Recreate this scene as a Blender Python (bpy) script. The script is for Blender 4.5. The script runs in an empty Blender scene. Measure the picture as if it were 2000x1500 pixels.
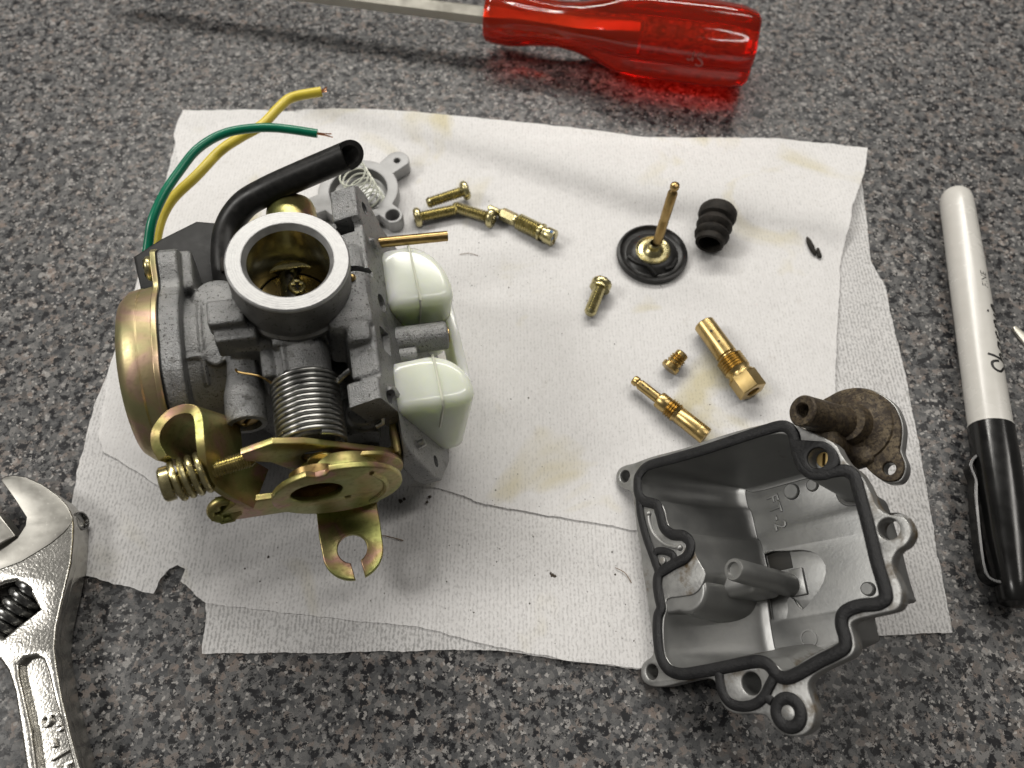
import bpy, bmesh, math, random
from mathutils import Vector, Matrix, noise
from math import sin, cos, pi, radians, hypot, atan2

# ------------------------------------------------------------------ scene, camera, light
S = bpy.context.scene
COL = S.collection
MM = 0.001                                   # everything below is written in millimetres

PITCH = radians(62.0); DIST = 229.0
cam_d = bpy.data.cameras.new('camera'); cam = bpy.data.objects.new('camera', cam_d); COL.objects.link(cam)
cam.location = Vector((0, -DIST*cos(PITCH), DIST*sin(PITCH)))*MM
cam.rotation_euler = (pi/2-PITCH, 0, 0)
cam_d.sensor_width = 36.0; cam_d.lens = 27.0
cam_d.clip_start = 0.01; cam_d.clip_end = 20.0
cam_d.dof.use_dof = True; cam_d.dof.focus_distance = 0.190; cam_d.dof.aperture_fstop = 16.0
S.camera = cam

W = bpy.data.worlds.new('World'); S.world = W; W.use_nodes = True
bg = W.node_tree.nodes['Background']; bg.inputs[0].default_value = (1.0, 0.96, 0.90, 1); bg.inputs[1].default_value = 0.09

def area(name, loc, target, sx, sy, power, col):
    d = bpy.data.lights.new(name, 'AREA'); d.shape = 'RECTANGLE'; d.size = sx; d.size_y = sy
    d.energy = power; d.color = col
    o = bpy.data.objects.new(name, d); COL.objects.link(o); o.location = loc
    o.rotation_euler = (Vector(target)-Vector(loc)).to_track_quat('-Z', 'Y').to_euler()
    return o
area('under_cabinet_strip_lamp', (-0.06, 0.60, 0.68), (0.0, 0.03, 0), 0.90, 0.10, 7.6, (1.0, 0.965, 0.90))
area('left_ceiling_lamp', (-0.98, 0.0, 0.95), (0.0, 0.0, 0), 0.30, 0.30, 6.5, (1.0, 0.97, 0.92))
area('right_ceiling_lamp', (0.60, 0.25, 1.25), (0.0, 0.0, 0), 0.12, 0.9, 4.5, (1.0, 0.96, 0.90))

vs = S.view_settings
vs.view_transform = 'Standard'; vs.look = 'None'; vs.exposure = 0.0; vs.gamma = 1.0; vs.use_curve_mapping = False
S.render.engine = 'CYCLES'
S.cycles.max_bounces = 10; S.cycles.transmission_bounces = 10; S.cycles.transparent_max_bounces = 12
S.cycles.caustics_reflective = False; S.cycles.caustics_refractive = True
S.cycles.sample_clamp_indirect = 4.0

# ------------------------------------------------------------------ measured outlines (millimetres)
BOWL_OUT = [(-3.0,24.8),(-1.9,26.3),(0.4,26.8),(3.7,26.5),(9.7,26.5),(19.8,25.7),(29.3,25.5),(38.2,25.0),(45.7,24.1),(48.4,23.3),(51.1,21.0),(57.6,15.0),(58.7,12.0),(59.6,9.6),(61.4,7.2),(62.2,4.9),(62.8,1.9),(63.0,-0.1),(63.8,-2.0),(65.4,-3.3),(67.7,-4.3),(68.6,-6.2),(68.4,-8.1),(66.9,-9.8),(65.1,-10.5),(63.6,-12.1),(63.2,-13.9),(63.6,-16.2),(63.8,-18.4),(63.2,-20.1),(62.8,-20.8),(61.5,-21.6),(57.4,-21.9),(54.4,-22.1),(52.6,-22.6),(52.2,-23.7),(52.3,-25.9),(52.0,-27.7),(50.5,-29.0),(46.7,-30.1),(43.0,-31.3),(41.0,-32.6),(40.4,-34.1),(40.7,-36.5),(40.9,-38.6),(39.6,-41.2),(37.3,-42.5),(34.4,-42.6),(31.8,-41.4),(30.4,-39.4),(29.5,-38.3),(26.1,-37.8),(22.6,-37.5),(20.1,-36.2),(18.9,-33.8),(18.7,-31.5),(17.9,-30.0),(14.6,-29.5),(9.2,-29.9),(4.5,-30.3),(0.3,-29.8),(-1.9,-28.1),(-2.0,-25.9),(-0.8,-24.2),(2.2,-22.7),(2.6,-18.6),(2.5,-12.9),(2.4,-7.0),(2.1,-1.8),(2.2,3.6),(1.8,8.3),(1.8,13.4),(1.7,18.5),(-1.0,20.6),(-3.0,22.5)]
BOWL_IN = [(5.7,21.8),(9.1,23.1),(16.7,22.5),(26.3,22.0),(35.4,21.8),(43.8,21.3),(47.3,20.3),(48.7,18.5),(48.8,16.3),(48.6,12.9),(49.3,10.0),(51.2,8.2),(53.7,7.7),(56.2,7.5),(58.2,6.9),(59.3,5.6),(59.6,2.8),(59.8,-2.1),(59.9,-6.8),(59.7,-12.6),(59.7,-17.0),(59.8,-18.0),(58.9,-18.5),(56.3,-18.5),(54.9,-18.6),(52.2,-18.7),(50.2,-20.0),(49.5,-22.1),(49.6,-24.6),(49.1,-25.8),(46.2,-26.7),(42.4,-27.8),(38.4,-29.5),(35.8,-29.9),(34.5,-28.8),(32.6,-27.1),(29.6,-26.6),(23.6,-26.6),(16.8,-27.0),(10.6,-26.9),(7.6,-25.8),(5.9,-23.1),(6.2,-18.4),(7.0,-15.1),(8.1,-13.0),(8.5,-10.6),(12.5,-10.7),(16.6,-10.7),(19.2,-8.9),(20.4,-6.5),(19.3,-3.6),(18.5,-1.5),(18.4,1.6),(17.3,3.7),(15.2,4.8),(12.9,5.5),(11.8,8.0),(11.5,11.0),(11.0,12.6),(9.8,14.4),(6.4,15.7),(5.1,17.6),(5.2,20.2)]
GASKET = [(5.0,22.5),(8.2,24.2),(14.4,23.9),(24.2,23.3),(33.4,23.1),(42.1,22.9),(46.6,22.6),(48.6,21.4),(49.4,19.6),(49.4,17.3),(49.4,13.8),(50.2,11.1),(51.8,9.3),(54.3,8.6),(56.4,8.5),(59.1,7.9),(60.5,6.1),(60.6,3.2),(60.7,-1.3),(60.7,-6.3),(60.6,-11.8),(60.8,-16.6),(60.7,-18.5),(60.3,-19.3),(58.5,-19.9),(55.3,-19.7),(52.6,-20.1),(51.1,-21.1),(50.5,-22.9),(50.6,-25.4),(50.0,-27.1),(47.6,-28.1),(43.9,-29.2),(39.2,-30.9),(36.2,-31.5),(34.1,-30.7),(33.0,-28.9),(31.3,-27.8),(28.6,-27.5),(22.5,-27.8),(15.7,-28.1),(10.4,-28.1),(6.9,-27.0),(5.0,-24.7),(4.4,-21.5),(4.7,-17.0),(5.4,-14.1),(6.6,-12.4),(6.4,-9.7),(6.4,-6.6),(7.3,-4.2),(9.9,-3.3),(12.4,-2.6),(15.4,-2.0),(17.3,-0.5),(17.7,1.6),(15.9,3.6),(12.7,4.7),(10.6,7.0),(10.1,10.1),(9.8,11.4),(9.6,12.9),(8.2,13.9),(5.5,15.3),(4.1,17.4),(4.2,20.5)]
GASKET2 = [(4.1,17.4),(3.9,11.8),(4.8,5.7),(6.1,0.8),(6.9,-2.1),(7.3,-4.2)]
GASKET3 = [(20.1,-28.6),(20.0,-31.2),(20.4,-33.6),(21.9,-35.4),(24.5,-36.2),(27.7,-36.0),(30.2,-34.7),(31.7,-33.0),(33.3,-31.2)]
GASKET4 = [(30.0,-34.1),(31.9,-35.8)]
GASKET5 = [(6.1,0.5),(6.7,-2.1),(8.6,-3.7),(11.5,-2.6),(12.3,-0.8),(10.6,0.7),(7.7,1.5),(6.1,0.5)]
RIBLET = [(6.5,11.6),(6.4,9.1),(7.4,5.9),(10.0,2.9),(12.7,1.5),(14.5,0.9)]
B_RINGC = (35.2,-38.2)
B_PADC = (53.8,12.3)
B_HOLE_BIG = (27.6,-31.8)
B_LUG_TL = (0.0,23.8)
B_LUG_BL = (1.3,-26.7)
B_LUG_R = (64.4,-6.0)
B_PEG = (9.0,-1.2)
RECESS = [(23.1,0.9),(31.8,-0.2),(35.1,-0.7),(38.5,-2.4),(40.2,-5.8),(38.9,-9.4),(35.7,-12.5),(31.8,-15.3),(29.9,-12.3),(28.7,-12.1),(27.5,-16.5),(21.0,-15.5),(21.0,-12.0),(22.4,-8.7),(22.0,-4.2)]
F_FT_TOP = (29.6,14.1)
F_FT_BOT = (30.4,5.4)
F_BUMP1 = (35.6,13.9)
F_BUMP2 = (41.3,14.0)
F_PEG = (48.8,-13.0)
F_CIRC = (32.0,-21.6)
F_DARK0 = (23.3,0.8)
F_DARK1 = (30.9,-4.4)
PUMP_DISC = [(52.2,30.5),(54.3,31.3),(57.4,31.7),(61.0,31.0),(63.9,29.3),(66.3,26.6),(67.8,23.7),(68.2,20.1),(67.8,17.5),(66.9,15.0),(66.3,13.3),(66.5,10.4),(65.7,8.3),(64.2,7.1),(62.3,7.3),(61.1,8.0),(59.3,10.2),(57.5,13.3),(54.7,17.0),(52.1,21.8),(51.1,26.1)]
PUMP_HOLE = (63.2,10.1)
PUMP_C = (59.1,21.4)
TUBE_TOP = (54.6,22.4,5.0)
POST_TOP = (27.4,-6.8,-1.0)
POST_BASE = (29.2,-8.4,-22.0)
PB = (31.87,-55.03,4.5)
MB_ROT = [[0.68195,-0.04538,-0.72999],[0.00833,0.99849,-0.05429],[0.73135,0.03094,0.6813]]
CO = (-49.47,-3.64,65.55)
CM = [[0.96013,-0.23426,0.15254],[0.23939,0.97079,-0.01591],[-0.14436,0.05179,0.98817]]
GREEN = [(-38.8,34.16,-43.44),(-37.07,39.57,-40.43),(-35.07,44.91,-37.38),(-31.34,51.69,-35.17),(-26.67,58.36,-33.83),(-21.21,64.66,-32.35),(-14.51,68.79,-31.58),(-7.21,69.52,-30.55),(1.39,68.91,-30.28),(12.73,65.93,-30.49)]
YELLOW = [(-36.99,38.88,-45.44),(-35.32,45.29,-43.51),(-33.35,50.66,-42.49),(-29.79,55.75,-41.23),(-22.8,61.74,-39.51),(-15.7,69.77,-38.89),(-9.4,74.01,-38.19),(-2.72,77.63,-37.41),(2.98,83.87,-36.9),(7.57,87.35,-36.41),(16.46,87.74,-35.14)]
HOSE = [(-16.69,18.85,-35.36),(-16.65,27.75,-33.79),(-14.8,35.53,-31.91),(-10.19,39.71,-28.42),(-3.59,40.59,-24.46),(6.29,41.34,-20.02),(19.0,41.65,-14.13)]
STRAP = [(-30.7,-36.6,-14.0),(-31.7,-33.7,-13.0),(-31.1,-30.7,-12.0),(-28.4,-27.6,-12.0),(-24.9,-27.0,-12.0),(-23.0,-29.0,-12.0),(-23.0,-35.5,-13.0),(-23.2,-40.3,-17.0),(-21.9,-42.2,-23.0),(-16.2,-45.4,-30.0)]
IDLE = [(-31.3,-40.4,-19.0),(-23.5,-38.3,-19.0),(-13.3,-37.5,-19.0)]
FL = [(18.8,24.5,-9.0),(0.05,1.0,0.05),(-0.42,-0.03,0.91),(0.91,-0.07,0.41)]
WRENCH = [(-136.49,-33.8),(-135.72,-32.79),(-133.53,-32.35),(-129.93,-32.93),(-124.97,-34.96),(-120.05,-37.97),(-116.58,-40.8),(-114.17,-44.28),(-113.37,-46.75),(-112.52,-50.41),(-111.44,-56.36),(-111.31,-61.13),(-111.1,-66.54),(-110.83,-72.04),(-109.87,-76.81),(-107.96,-81.47),(-104.97,-87.92),(-100.62,-96.09),(-96.89,-102.68),(-89.11,-118.43),(-101.43,-118.43),(-109.19,-102.68),(-113.48,-93.4),(-116.74,-86.58),(-119.5,-82.27),(-122.12,-79.74),(-125.85,-77.64),(-132.44,-74.44),(-138.88,-66.54),(-140.22,-57.01),(-133.87,-54.66),(-130.59,-52.68),(-129.04,-51.34),(-127.3,-49.73),(-126.21,-46.34),(-126.56,-44.28),(-131.11,-39.39)]
WWIN = [(-132.11,-64.04),(-126.62,-61.26),(-124.0,-60.62),(-119.08,-64.29),(-116.17,-67.77),(-119.8,-71.2),(-122.79,-74.44),(-127.68,-73.85)]
WJAW = [(-136.03,-34.1),(-135.21,-33.23),(-133.16,-32.8),(-129.57,-33.38),(-124.76,-35.4),(-119.86,-38.4),(-116.53,-41.22),(-114.16,-44.55),(-114.15,-46.06),(-115.33,-48.51),(-117.74,-51.19),(-120.7,-53.58),(-124.12,-56.07),(-128.68,-58.02),(-131.01,-58.79),(-136.49,-57.76),(-133.25,-55.03),(-130.1,-53.05),(-128.56,-51.73),(-126.86,-49.99),(-125.77,-46.6),(-126.16,-44.41),(-130.74,-39.39)]
WREC = [(-117.44,-80.66),(-116.52,-79.27),(-113.88,-78.69),(-111.86,-79.74),(-109.94,-82.62),(-106.36,-89.36),(-101.42,-97.47),(-98.62,-102.68),(-95.25,-109.74),(-103.48,-109.74),(-106.66,-102.68),(-110.12,-94.8),(-113.82,-87.92),(-116.44,-83.19)]
WMOV = [(-153.27,-33.44),(-140.13,-39.93),(-135.25,-42.48),(-128.94,-48.58),(-132.54,-51.16),(-137.22,-53.04),(-146.46,-53.04)]
WPIN = (-114.24,-43.95,5.5)
WTXT = [(-108.79,-92.1),(-102.06,-102.68)]
SHEET1 = [(-107.82,107.11),(0.0,101.51),(91.29,96.51),(122.3,92.08),(119.0,64.19),(116.51,44.98),(118.87,34.87),(118.1,17.62),(117.61,-1.98),(115.68,-24.83),(113.16,-51.22),(111.59,-71.77),(90.74,-72.65),(63.91,-78.44),(31.79,-80.62),(12.78,-78.44),(-2.57,-76.24),(-15.43,-76.0),(-46.21,-76.73),(-77.38,-76.85),(-78.41,-67.2),(-79.43,-56.68),(-86.76,-24.83),(-96.5,27.06)]
SHEET2 = [(-120.07,104.13),(-36.17,91.68),(52.05,68.3),(101.64,55.16),(97.48,8.28),(83.77,-40.01),(72.52,-72.34),(31.74,-80.43),(12.76,-78.38),(-5.15,-75.07),(-23.42,-70.46),(-41.79,-68.81),(-60.37,-66.77),(-78.47,-64.71),(-80.96,-63.41),(-83.28,-61.05),(-86.5,-58.93),(-86.05,-55.84),(-88.29,-54.76),(-90.25,-55.71),(-91.86,-58.26),(-92.49,-62.1),(-95.63,-61.7),(-112.12,-57.05),(-116.96,-54.08),(-120.35,-40.01),(-121.44,-29.6),(-122.14,-7.27),(-120.93,2.99),(-120.2,19.22),(-119.05,57.31)]
SHEET3 = [(-120.2,111.94),(-97.29,112.47),(-37.16,108.31),(0.0,103.2),(45.54,96.69),(94.85,97.43),(113.51,94.96),(124.92,92.26),(121.14,80.55),(112.52,63.51),(105.7,42.33),(97.59,8.05),(91.25,-18.88),(83.6,-40.14),(68.01,-50.76),(33.05,-45.3),(8.35,-40.87),(-7.0,-37.96),(-19.8,-33.52),(-28.33,-32.78),(-36.71,-34.27),(-70.01,-37.96),(-94.59,-34.27),(-115.08,-22.82),(-117.78,-17.28),(-120.66,4.52),(-117.42,50.6),(-115.49,84.08),(-121.05,100.68)]
CREASE = [(-118.38,124.74),(-40.13,97.43),(0.0,81.72),(42.86,62.41),(76.68,59.14),(107.27,50.18)]


# ------------------------------------------------------------------ mesh helpers (millimetres)
class MB:
    def __init__(s): s.v = []; s.f = []
    def add(s, v, f, T=None):
        o = len(s.v)
        s.v += [tuple(T @ Vector(p)) for p in v] if T is not None else [tuple(p) for p in v]
        s.f += [tuple(i+o for i in q) for q in f]
        return s

def frame(o, z, x=None):
    z = Vector(z).normalized()
    x = Vector(x) if x is not None else (Vector((1, 0, 0)) if abs(z.x) < 0.9 else Vector((0, 1, 0)))
    x = (x - z*x.dot(z)).normalized(); y = z.cross(x)
    m = Matrix.Identity(4)
    for i in range(3):
        m[i][0], m[i][1], m[i][2], m[i][3] = x[i], y[i], z[i], o[i]
    return m

def lathe(mb, prof, T=None, n=40, a0=0, a1=2*pi, flat=None):
    full = abs(a1-a0-2*pi) < 1e-6
    v = []; f = []; k = n if full else n+1
    for (r, z) in prof:
        for i in range(k):
            a = a0+(a1-a0)*i/n
            x, y = r*cos(a), r*sin(a)
            if flat is not None: y = max(min(y, flat), -1e9)
            v.append((x, y, z))
    for j in range(len(prof)-1):
        for i in range(n):
            i2 = (i+1) % k
            f.append((j*k+i, j*k+i2, (j+1)*k+i2, (j+1)*k+i))
    return mb.add(v, f, T)

def solid(mb, prof, T=None, n=40):
    """closed lathe: caps the two ends to the axis"""
    p = list(prof)
    if p[0][0] > 1e-4: p = [(1e-4, p[0][1])]+p
    if p[-1][0] > 1e-4: p = p+[(1e-4, p[-1][1])]
    return lathe(mb, p, T, n)

def smooth_path(pts, n=8, closed=False):
    P = [Vector(p) for p in pts]; out = []; m = len(P)
    seg = m if closed else m-1
    for i in range(seg):
        if closed: a, b, c, d = P[(i-1) % m], P[i], P[(i+1) % m], P[(i+2) % m]
        else: a, b, c, d = P[max(i-1, 0)], P[i], P[i+1], P[min(i+2, m-1)]
        for k in range(n):
            t = k/n
            out.append(0.5*((2*b)+(c-a)*t+(2*a-5*b+4*c-d)*t*t+(3*b-a-3*c+d)*t*t*t))
    if not closed: out.append(P[-1].copy())
    return out

def tube(mb, pts, r, n=12, closed=False, caps=True, sy=1.0, up=None, T=None, cut=None):
    P = [Vector(p) for p in pts]; m = len(P); v = []; f = []
    rr = r if callable(r) else (lambda t: r)
    def tang(i):
        if closed: return (P[(i+1) % m]-P[(i-1) % m]).normalized()
        return (P[min(i+1, m-1)]-P[max(i-1, 0)]).normalized()
    t0 = tang(0)
    N = Vector(up) if up else (Vector((0, 0, 1)) if abs(t0.z) < 0.9 else Vector((1, 0, 0)))
    for i in range(m):
        t = tang(i)
        if up: N = Vector(up)
        N = (N-t*N.dot(t)).normalized(); B = t.cross(N)
        R = rr(i/(m-1))
        for k in range(n):
            a = 2*pi*k/n
            off = N*(R*sy*cos(a))+B*(R*sin(a))
            q = P[i]+off
            if cut is not None and i == m-1: q = q + t*(off.dot(Vector(cut)))
            v.append(q)
    L = m if closed else m-1
    for i in range(L):
        for k in range(n):
            i2 = (i+1) % m; k2 = (k+1) % n
            f.append((i*n+k, i*n+k2, i2*n+k2, i2*n+k))
    if caps and not closed:
        f.append(tuple(range(n-1, -1, -1))); f.append(tuple((m-1)*n+k for k in range(n)))
    return mb.add(v, f, T)

def helix(R, z0, z1, turns, per=28, R1=None):
    out = []; N = int(turns*per)
    for i in range(N+1):
        t = i/N; a = 2*pi*turns*t; r = R if R1 is None else R+(R1-R)*t
        out.append((r*cos(a), r*sin(a), z0+(z1-z0)*t))
    return out

def box(mb, lo, hi, bev=0.4, T=None, seg=2):
    bm = bmesh.new()
    bmesh.ops.create_cube(bm, size=1.0)
    for q in bm.verts:
        q.co = Vector([(lo[i]+hi[i])/2+q.co[i]*(hi[i]-lo[i]) for i in range(3)])
    if bev > 0: bmesh.ops.bevel(bm, geom=list(bm.edges), offset=bev, segments=seg, affect='EDGES', profile=0.5)
    bm.verts.index_update()
    mb.add([q.co.copy() for q in bm.verts], [[q.index for q in fc.verts] for fc in bm.faces], T)
    bm.free(); return mb

def ball(mb, c, r, T=None, n=20, sc=(1, 1, 1)):
    k = 10
    prof = [(max(1e-4, r*sin(pi*i/k)), -r*cos(pi*i/k)) for i in range(k+1)]
    m = Matrix.Translation(c) @ Matrix.Diagonal((*sc, 1))
    return lathe(mb, prof, (T @ m) if T is not None else m, n)

def me_from(ob):
    bpy.context.view_layer.update()
    dg = bpy.context.evaluated_depsgraph_get()
    return bpy.data.meshes.new_from_object(ob.evaluated_get(dg))

def absorb(mb, me, T=None):
    mb.add([q.co.copy() for q in me.vertices], [tuple(p.vertices) for p in me.polygons], T)
    bpy.data.meshes.remove(me); return mb

def plate(mb, outline, holes=(), z0=0.0, z1=1.0, bev=0.2, T=None, res=2):
    """flat plate with holes; rounded edges"""
    cu = bpy.data.curves.new('c', 'CURVE'); cu.dimensions = '2D'; cu.fill_mode = 'BOTH'
    for poly in [outline]+list(holes):
        sp = cu.splines.new('POLY'); sp.points.add(len(poly)-1)
        for q, p in zip(sp.points, poly): q.co = (p[0], p[1], 0, 1)
        sp.use_cyclic_u = True
    h = (z1-z0)/2
    cu.extrude = max(h-bev, 0.0); cu.bevel_depth = bev; cu.bevel_resolution = res; cu.offset = -bev
    ob = bpy.data.objects.new('c', cu); COL.objects.link(ob)
    me = me_from(ob)
    bpy.data.objects.remove(ob); bpy.data.curves.remove(cu)
    m = Matrix.Translation((0, 0, (z0+z1)/2))
    return absorb(mb, me, (T @ m) if T is not None else m)

def text_mb(mb, s, size, depth, T, shear=0.0, spacing=1.0, bev=0.0):
    cu = bpy.data.curves.new('t', 'FONT'); cu.body = s; cu.size = size; cu.extrude = depth/2; cu.shear = shear
    cu.space_character = spacing; cu.bevel_depth = bev; cu.resolution_u = 3
    cu.align_x = 'LEFT'; cu.align_y = 'CENTER'
    ob = bpy.data.objects.new('t', cu); COL.objects.link(ob); me = me_from(ob)
    bpy.data.objects.remove(ob); bpy.data.curves.remove(cu)
    return absorb(mb, me, T)

def to_mesh(mb, name='m', scale=MM):
    me = bpy.data.meshes.new(name)
    me.from_pydata([tuple(c*scale for c in p) for p in mb.v], [], mb.f)
    me.update(); me.validate(); return me

def cast(mb, voxel=0.45, it=6, cutters=()):
    """fuse overlapping solids into one cast surface with soft fillets, then machine the bores"""
    me = to_mesh(mb, scale=1.0); ob = bpy.data.objects.new('k', me); COL.objects.link(ob)
    bm = bmesh.new(); bm.from_mesh(me); bmesh.ops.remove_doubles(bm, verts=bm.verts, dist=0.001)
    bmesh.ops.recalc_face_normals(bm, faces=bm.faces); bm.to_mesh(me); bm.free()
    m = ob.modifiers.new('r', 'REMESH'); m.mode = 'VOXEL'; m.voxel_size = voxel
    m = ob.modifiers.new('s', 'SMOOTH'); m.factor = 0.5; m.iterations = it
    cobs = []
    for c in cutters:
        cm = to_mesh(c, scale=1.0)
        bm = bmesh.new(); bm.from_mesh(cm); bmesh.ops.remove_doubles(bm, verts=bm.verts, dist=0.001)
        bmesh.ops.recalc_face_normals(bm, faces=bm.faces); bm.to_mesh(cm); bm.free()
        co = bpy.data.objects.new('q', cm); COL.objects.link(co); cobs.append(co)
        b = ob.modifiers.new('b', 'BOOLEAN'); b.operation = 'DIFFERENCE'; b.object = co; b.solver = 'EXACT'
    out = me_from(ob)
    for co in cobs+[ob]: bpy.data.objects.remove(co)
    r = MB(); absorb(r, out); return r

# ------------------------------------------------------------------ objects
def tag(o, label=None, cat=None, group=None, kind=None):
    if label: o['label'] = label
    if cat: o['category'] = cat
    if group: o['group'] = group
    if kind: o['kind'] = kind
    return o

def obj(name, mb, mat, parent=None, sharp=35, loc=None, rot=None, weld=True):
    me = to_mesh(mb, name)
    bm = bmesh.new(); bm.from_mesh(me)
    if weld: bmesh.ops.remove_doubles(bm, verts=bm.verts, dist=0.00002)
    bmesh.ops.recalc_face_normals(bm, faces=bm.faces)
    bm.to_mesh(me); bm.free()
    me.materials.append(mat)
    for p in me.polygons: p.use_smooth = True
    if sharp is not None: me.set_sharp_from_angle(angle=radians(sharp))
    o = bpy.data.objects.new(name, me); COL.objects.link(o)
    if parent is not None: o.parent = parent
    if loc is not None: o.location = Vector(loc)*MM
    if rot is not None: o.rotation_euler = rot
    return o

def thing(name, label, cat, loc=(0, 0, 0), R=None, group=None):
    o = bpy.data.objects.new(name, None); COL.objects.link(o); o.empty_display_size = 0.01
    if R is not None:
        m = Matrix.Identity(4)
        for i in range(3):
            for j in range(3): m[i][j] = R[i][j]
        o.rotation_euler = m.to_euler()
    o.location = Vector(loc)*MM
    return tag(o, label, cat, group)

def axis_R(z, x=None):
    f = frame((0, 0, 0), z, x); return [[f[i][j] for j in range(3)] for i in range(3)]

# ------------------------------------------------------------------ materials
def nodes(name):
    m = bpy.data.materials.new(name); m.use_nodes = True
    nt = m.node_tree; b = nt.nodes['Principled BSDF']
    return m, nt, b

def coords(nt, scale=(1, 1, 1)):
    tc = nt.nodes.new('ShaderNodeTexCoord'); mp = nt.nodes.new('ShaderNodeMapping')
    mp.inputs['Scale'].default_value = [1000*s for s in scale]
    nt.links.new(tc.outputs['Object'], mp.inputs['Vector']); return mp.outputs['Vector']

def nz(nt, vec, scale, detail=4, rough=0.6, dist=0.0):
    n = nt.nodes.new('ShaderNodeTexNoise'); n.inputs['Scale'].default_value = scale
    n.inputs['Detail'].default_value = detail; n.inputs['Roughness'].default_value = rough; n.inputs['Distortion'].default_value = dist
    nt.links.new(vec, n.inputs['Vector']); return n

def ramp(nt, fac, stops, interp='LINEAR'):
    r = nt.nodes.new('ShaderNodeValToRGB'); e = r.color_ramp.elements; r.color_ramp.interpolation = interp
    while len(e) < len(stops): e.new(0.5)
    for q, (p, c) in zip(e, stops):
        q.position = p; q.color = (*c, 1) if len(c) == 3 else c
    nt.links.new(fac, r.inputs['Fac']); return r

def mixc(nt, fac, a, b, mode='MIX'):
    m = nt.nodes.new('ShaderNodeMix'); m.data_type = 'RGBA'; m.blend_type = mode
    for s, val in ((m.inputs['Factor'], fac), (m.inputs['A'], a), (m.inputs['B'], b)):
        if hasattr(val, 'is_linked'): nt.links.new(val, s)
        elif isinstance(val, (int, float)): s.default_value = val
        else: s.default_value = (*val, 1)
    return m.outputs['Result']

def bump(nt, b, h, strength, dist=0.0002):
    n = nt.nodes.new('ShaderNodeBump'); n.inputs['Strength'].default_value = strength; n.inputs['Distance'].default_value = dist
    nt.links.new(h, n.inputs['Height']); nt.links.new(n.outputs['Normal'], b.inputs['Normal']); return n

def material(name, c1, c2=None, metal=0.0, rough=0.5, rough2=None, vscale=0.15, bscale=None, bstr=0.2, bdist=0.0002,
             dirt=None, dirt_scale=0.2, dirt_lo=0.55, dirt_hi=0.7, stretch=(1, 1, 1), detail=4, pits=None, pit_scale=1.6, pit_lo=0.64, **kw):
    m, nt, b = nodes(name)
    v = coords(nt, stretch)
    n = nz(nt, v, vscale, detail)
    col = ramp(nt, n.outputs['Fac'], [(0.32, c1), (0.68, c2 or c1)]).outputs['Color']
    rg = ramp(nt, n.outputs['Fac'], [(0.3, (rough,)*3), (0.7, (rough2 if rough2 is not None else rough,)*3)]).outputs['Color']
    b.inputs['Metallic'].default_value = metal
    if dirt:
        d = nz(nt, v, dirt_scale, 6, 0.7)
        mask = ramp(nt, d.outputs['Fac'], [(dirt_lo, (0, 0, 0)), (dirt_hi, (1, 1, 1))]).outputs['Color']
        col = mixc(nt, mask, col, dirt)
        rg = mixc(nt, mask, rg, (0.7, 0.7, 0.7))
        mt = ramp(nt, mask, [(0, (metal,)*3), (1, (metal*0.3,)*3)]).outputs['Color']
        nt.links.new(mt, b.inputs['Metallic'])
    if pits:
        d2 = nz(nt, v, pit_scale, 3, 0.6)
        mk = ramp(nt, d2.outputs['Fac'], [(pit_lo, (0, 0, 0)), (pit_lo+0.06, (0.85,)*3)]).outputs['Color']
        col = mixc(nt, mk, col, pits)
    nt.links.new(col, b.inputs['Base Color']); nt.links.new(rg, b.inputs['Roughness'])
    if bscale:
        h = nz(nt, v, bscale, 5, 0.65); bump(nt, b, h.outputs['Fac'], bstr, bdist)
    for k, val in kw.items():
        b.inputs[k.replace('_', ' ')].default_value = val
    return m

def chromate(name, satin=False):
    """yellow zinc plating: gold that drifts to green and pink"""
    m, nt, b = nodes(name); v = coords(nt)
    n = nz(nt, v, 0.085, 3, 0.5, 0.6); n2 = nz(nt, v, 0.9, 4)
    c = ramp(nt, n.outputs['Fac'], [(0.28, (0.28, 0.32, 0.10)), (0.44, (0.36, 0.36, 0.13)), (0.55, (0.43, 0.34, 0.15)), (0.62, (0.48, 0.28, 0.22)), (0.68, (0.36, 0.33, 0.14)), (0.78, (0.28, 0.31, 0.11))]).outputs['Color']
    sp = ramp(nt, n2.outputs['Fac'], [(0.30, (0.55, 0.5, 0.45)), (0.48, (1, 1, 1))]).outputs['Color']
    cc = mixc(nt, 0.3 if satin else 0.55, c, sp, 'MULTIPLY')
    if satin: cc = mixc(nt, 0.30, cc, (0.75, 0.62, 0.46))
    nt.links.new(cc, b.inputs['Base Color'])
    r = ramp(nt, n2.outputs['Fac'], [(0.3, (0.48 if satin else 0.46,)*3), (0.7, (0.38 if satin else 0.34,)*3)]).outputs['Color']; nt.links.new(r, b.inputs['Roughness'])
    b.inputs['Metallic'].default_value = 0.95
    bump(nt, b, n2.outputs['Fac'], 0.12, 0.0002)
    return m

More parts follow.
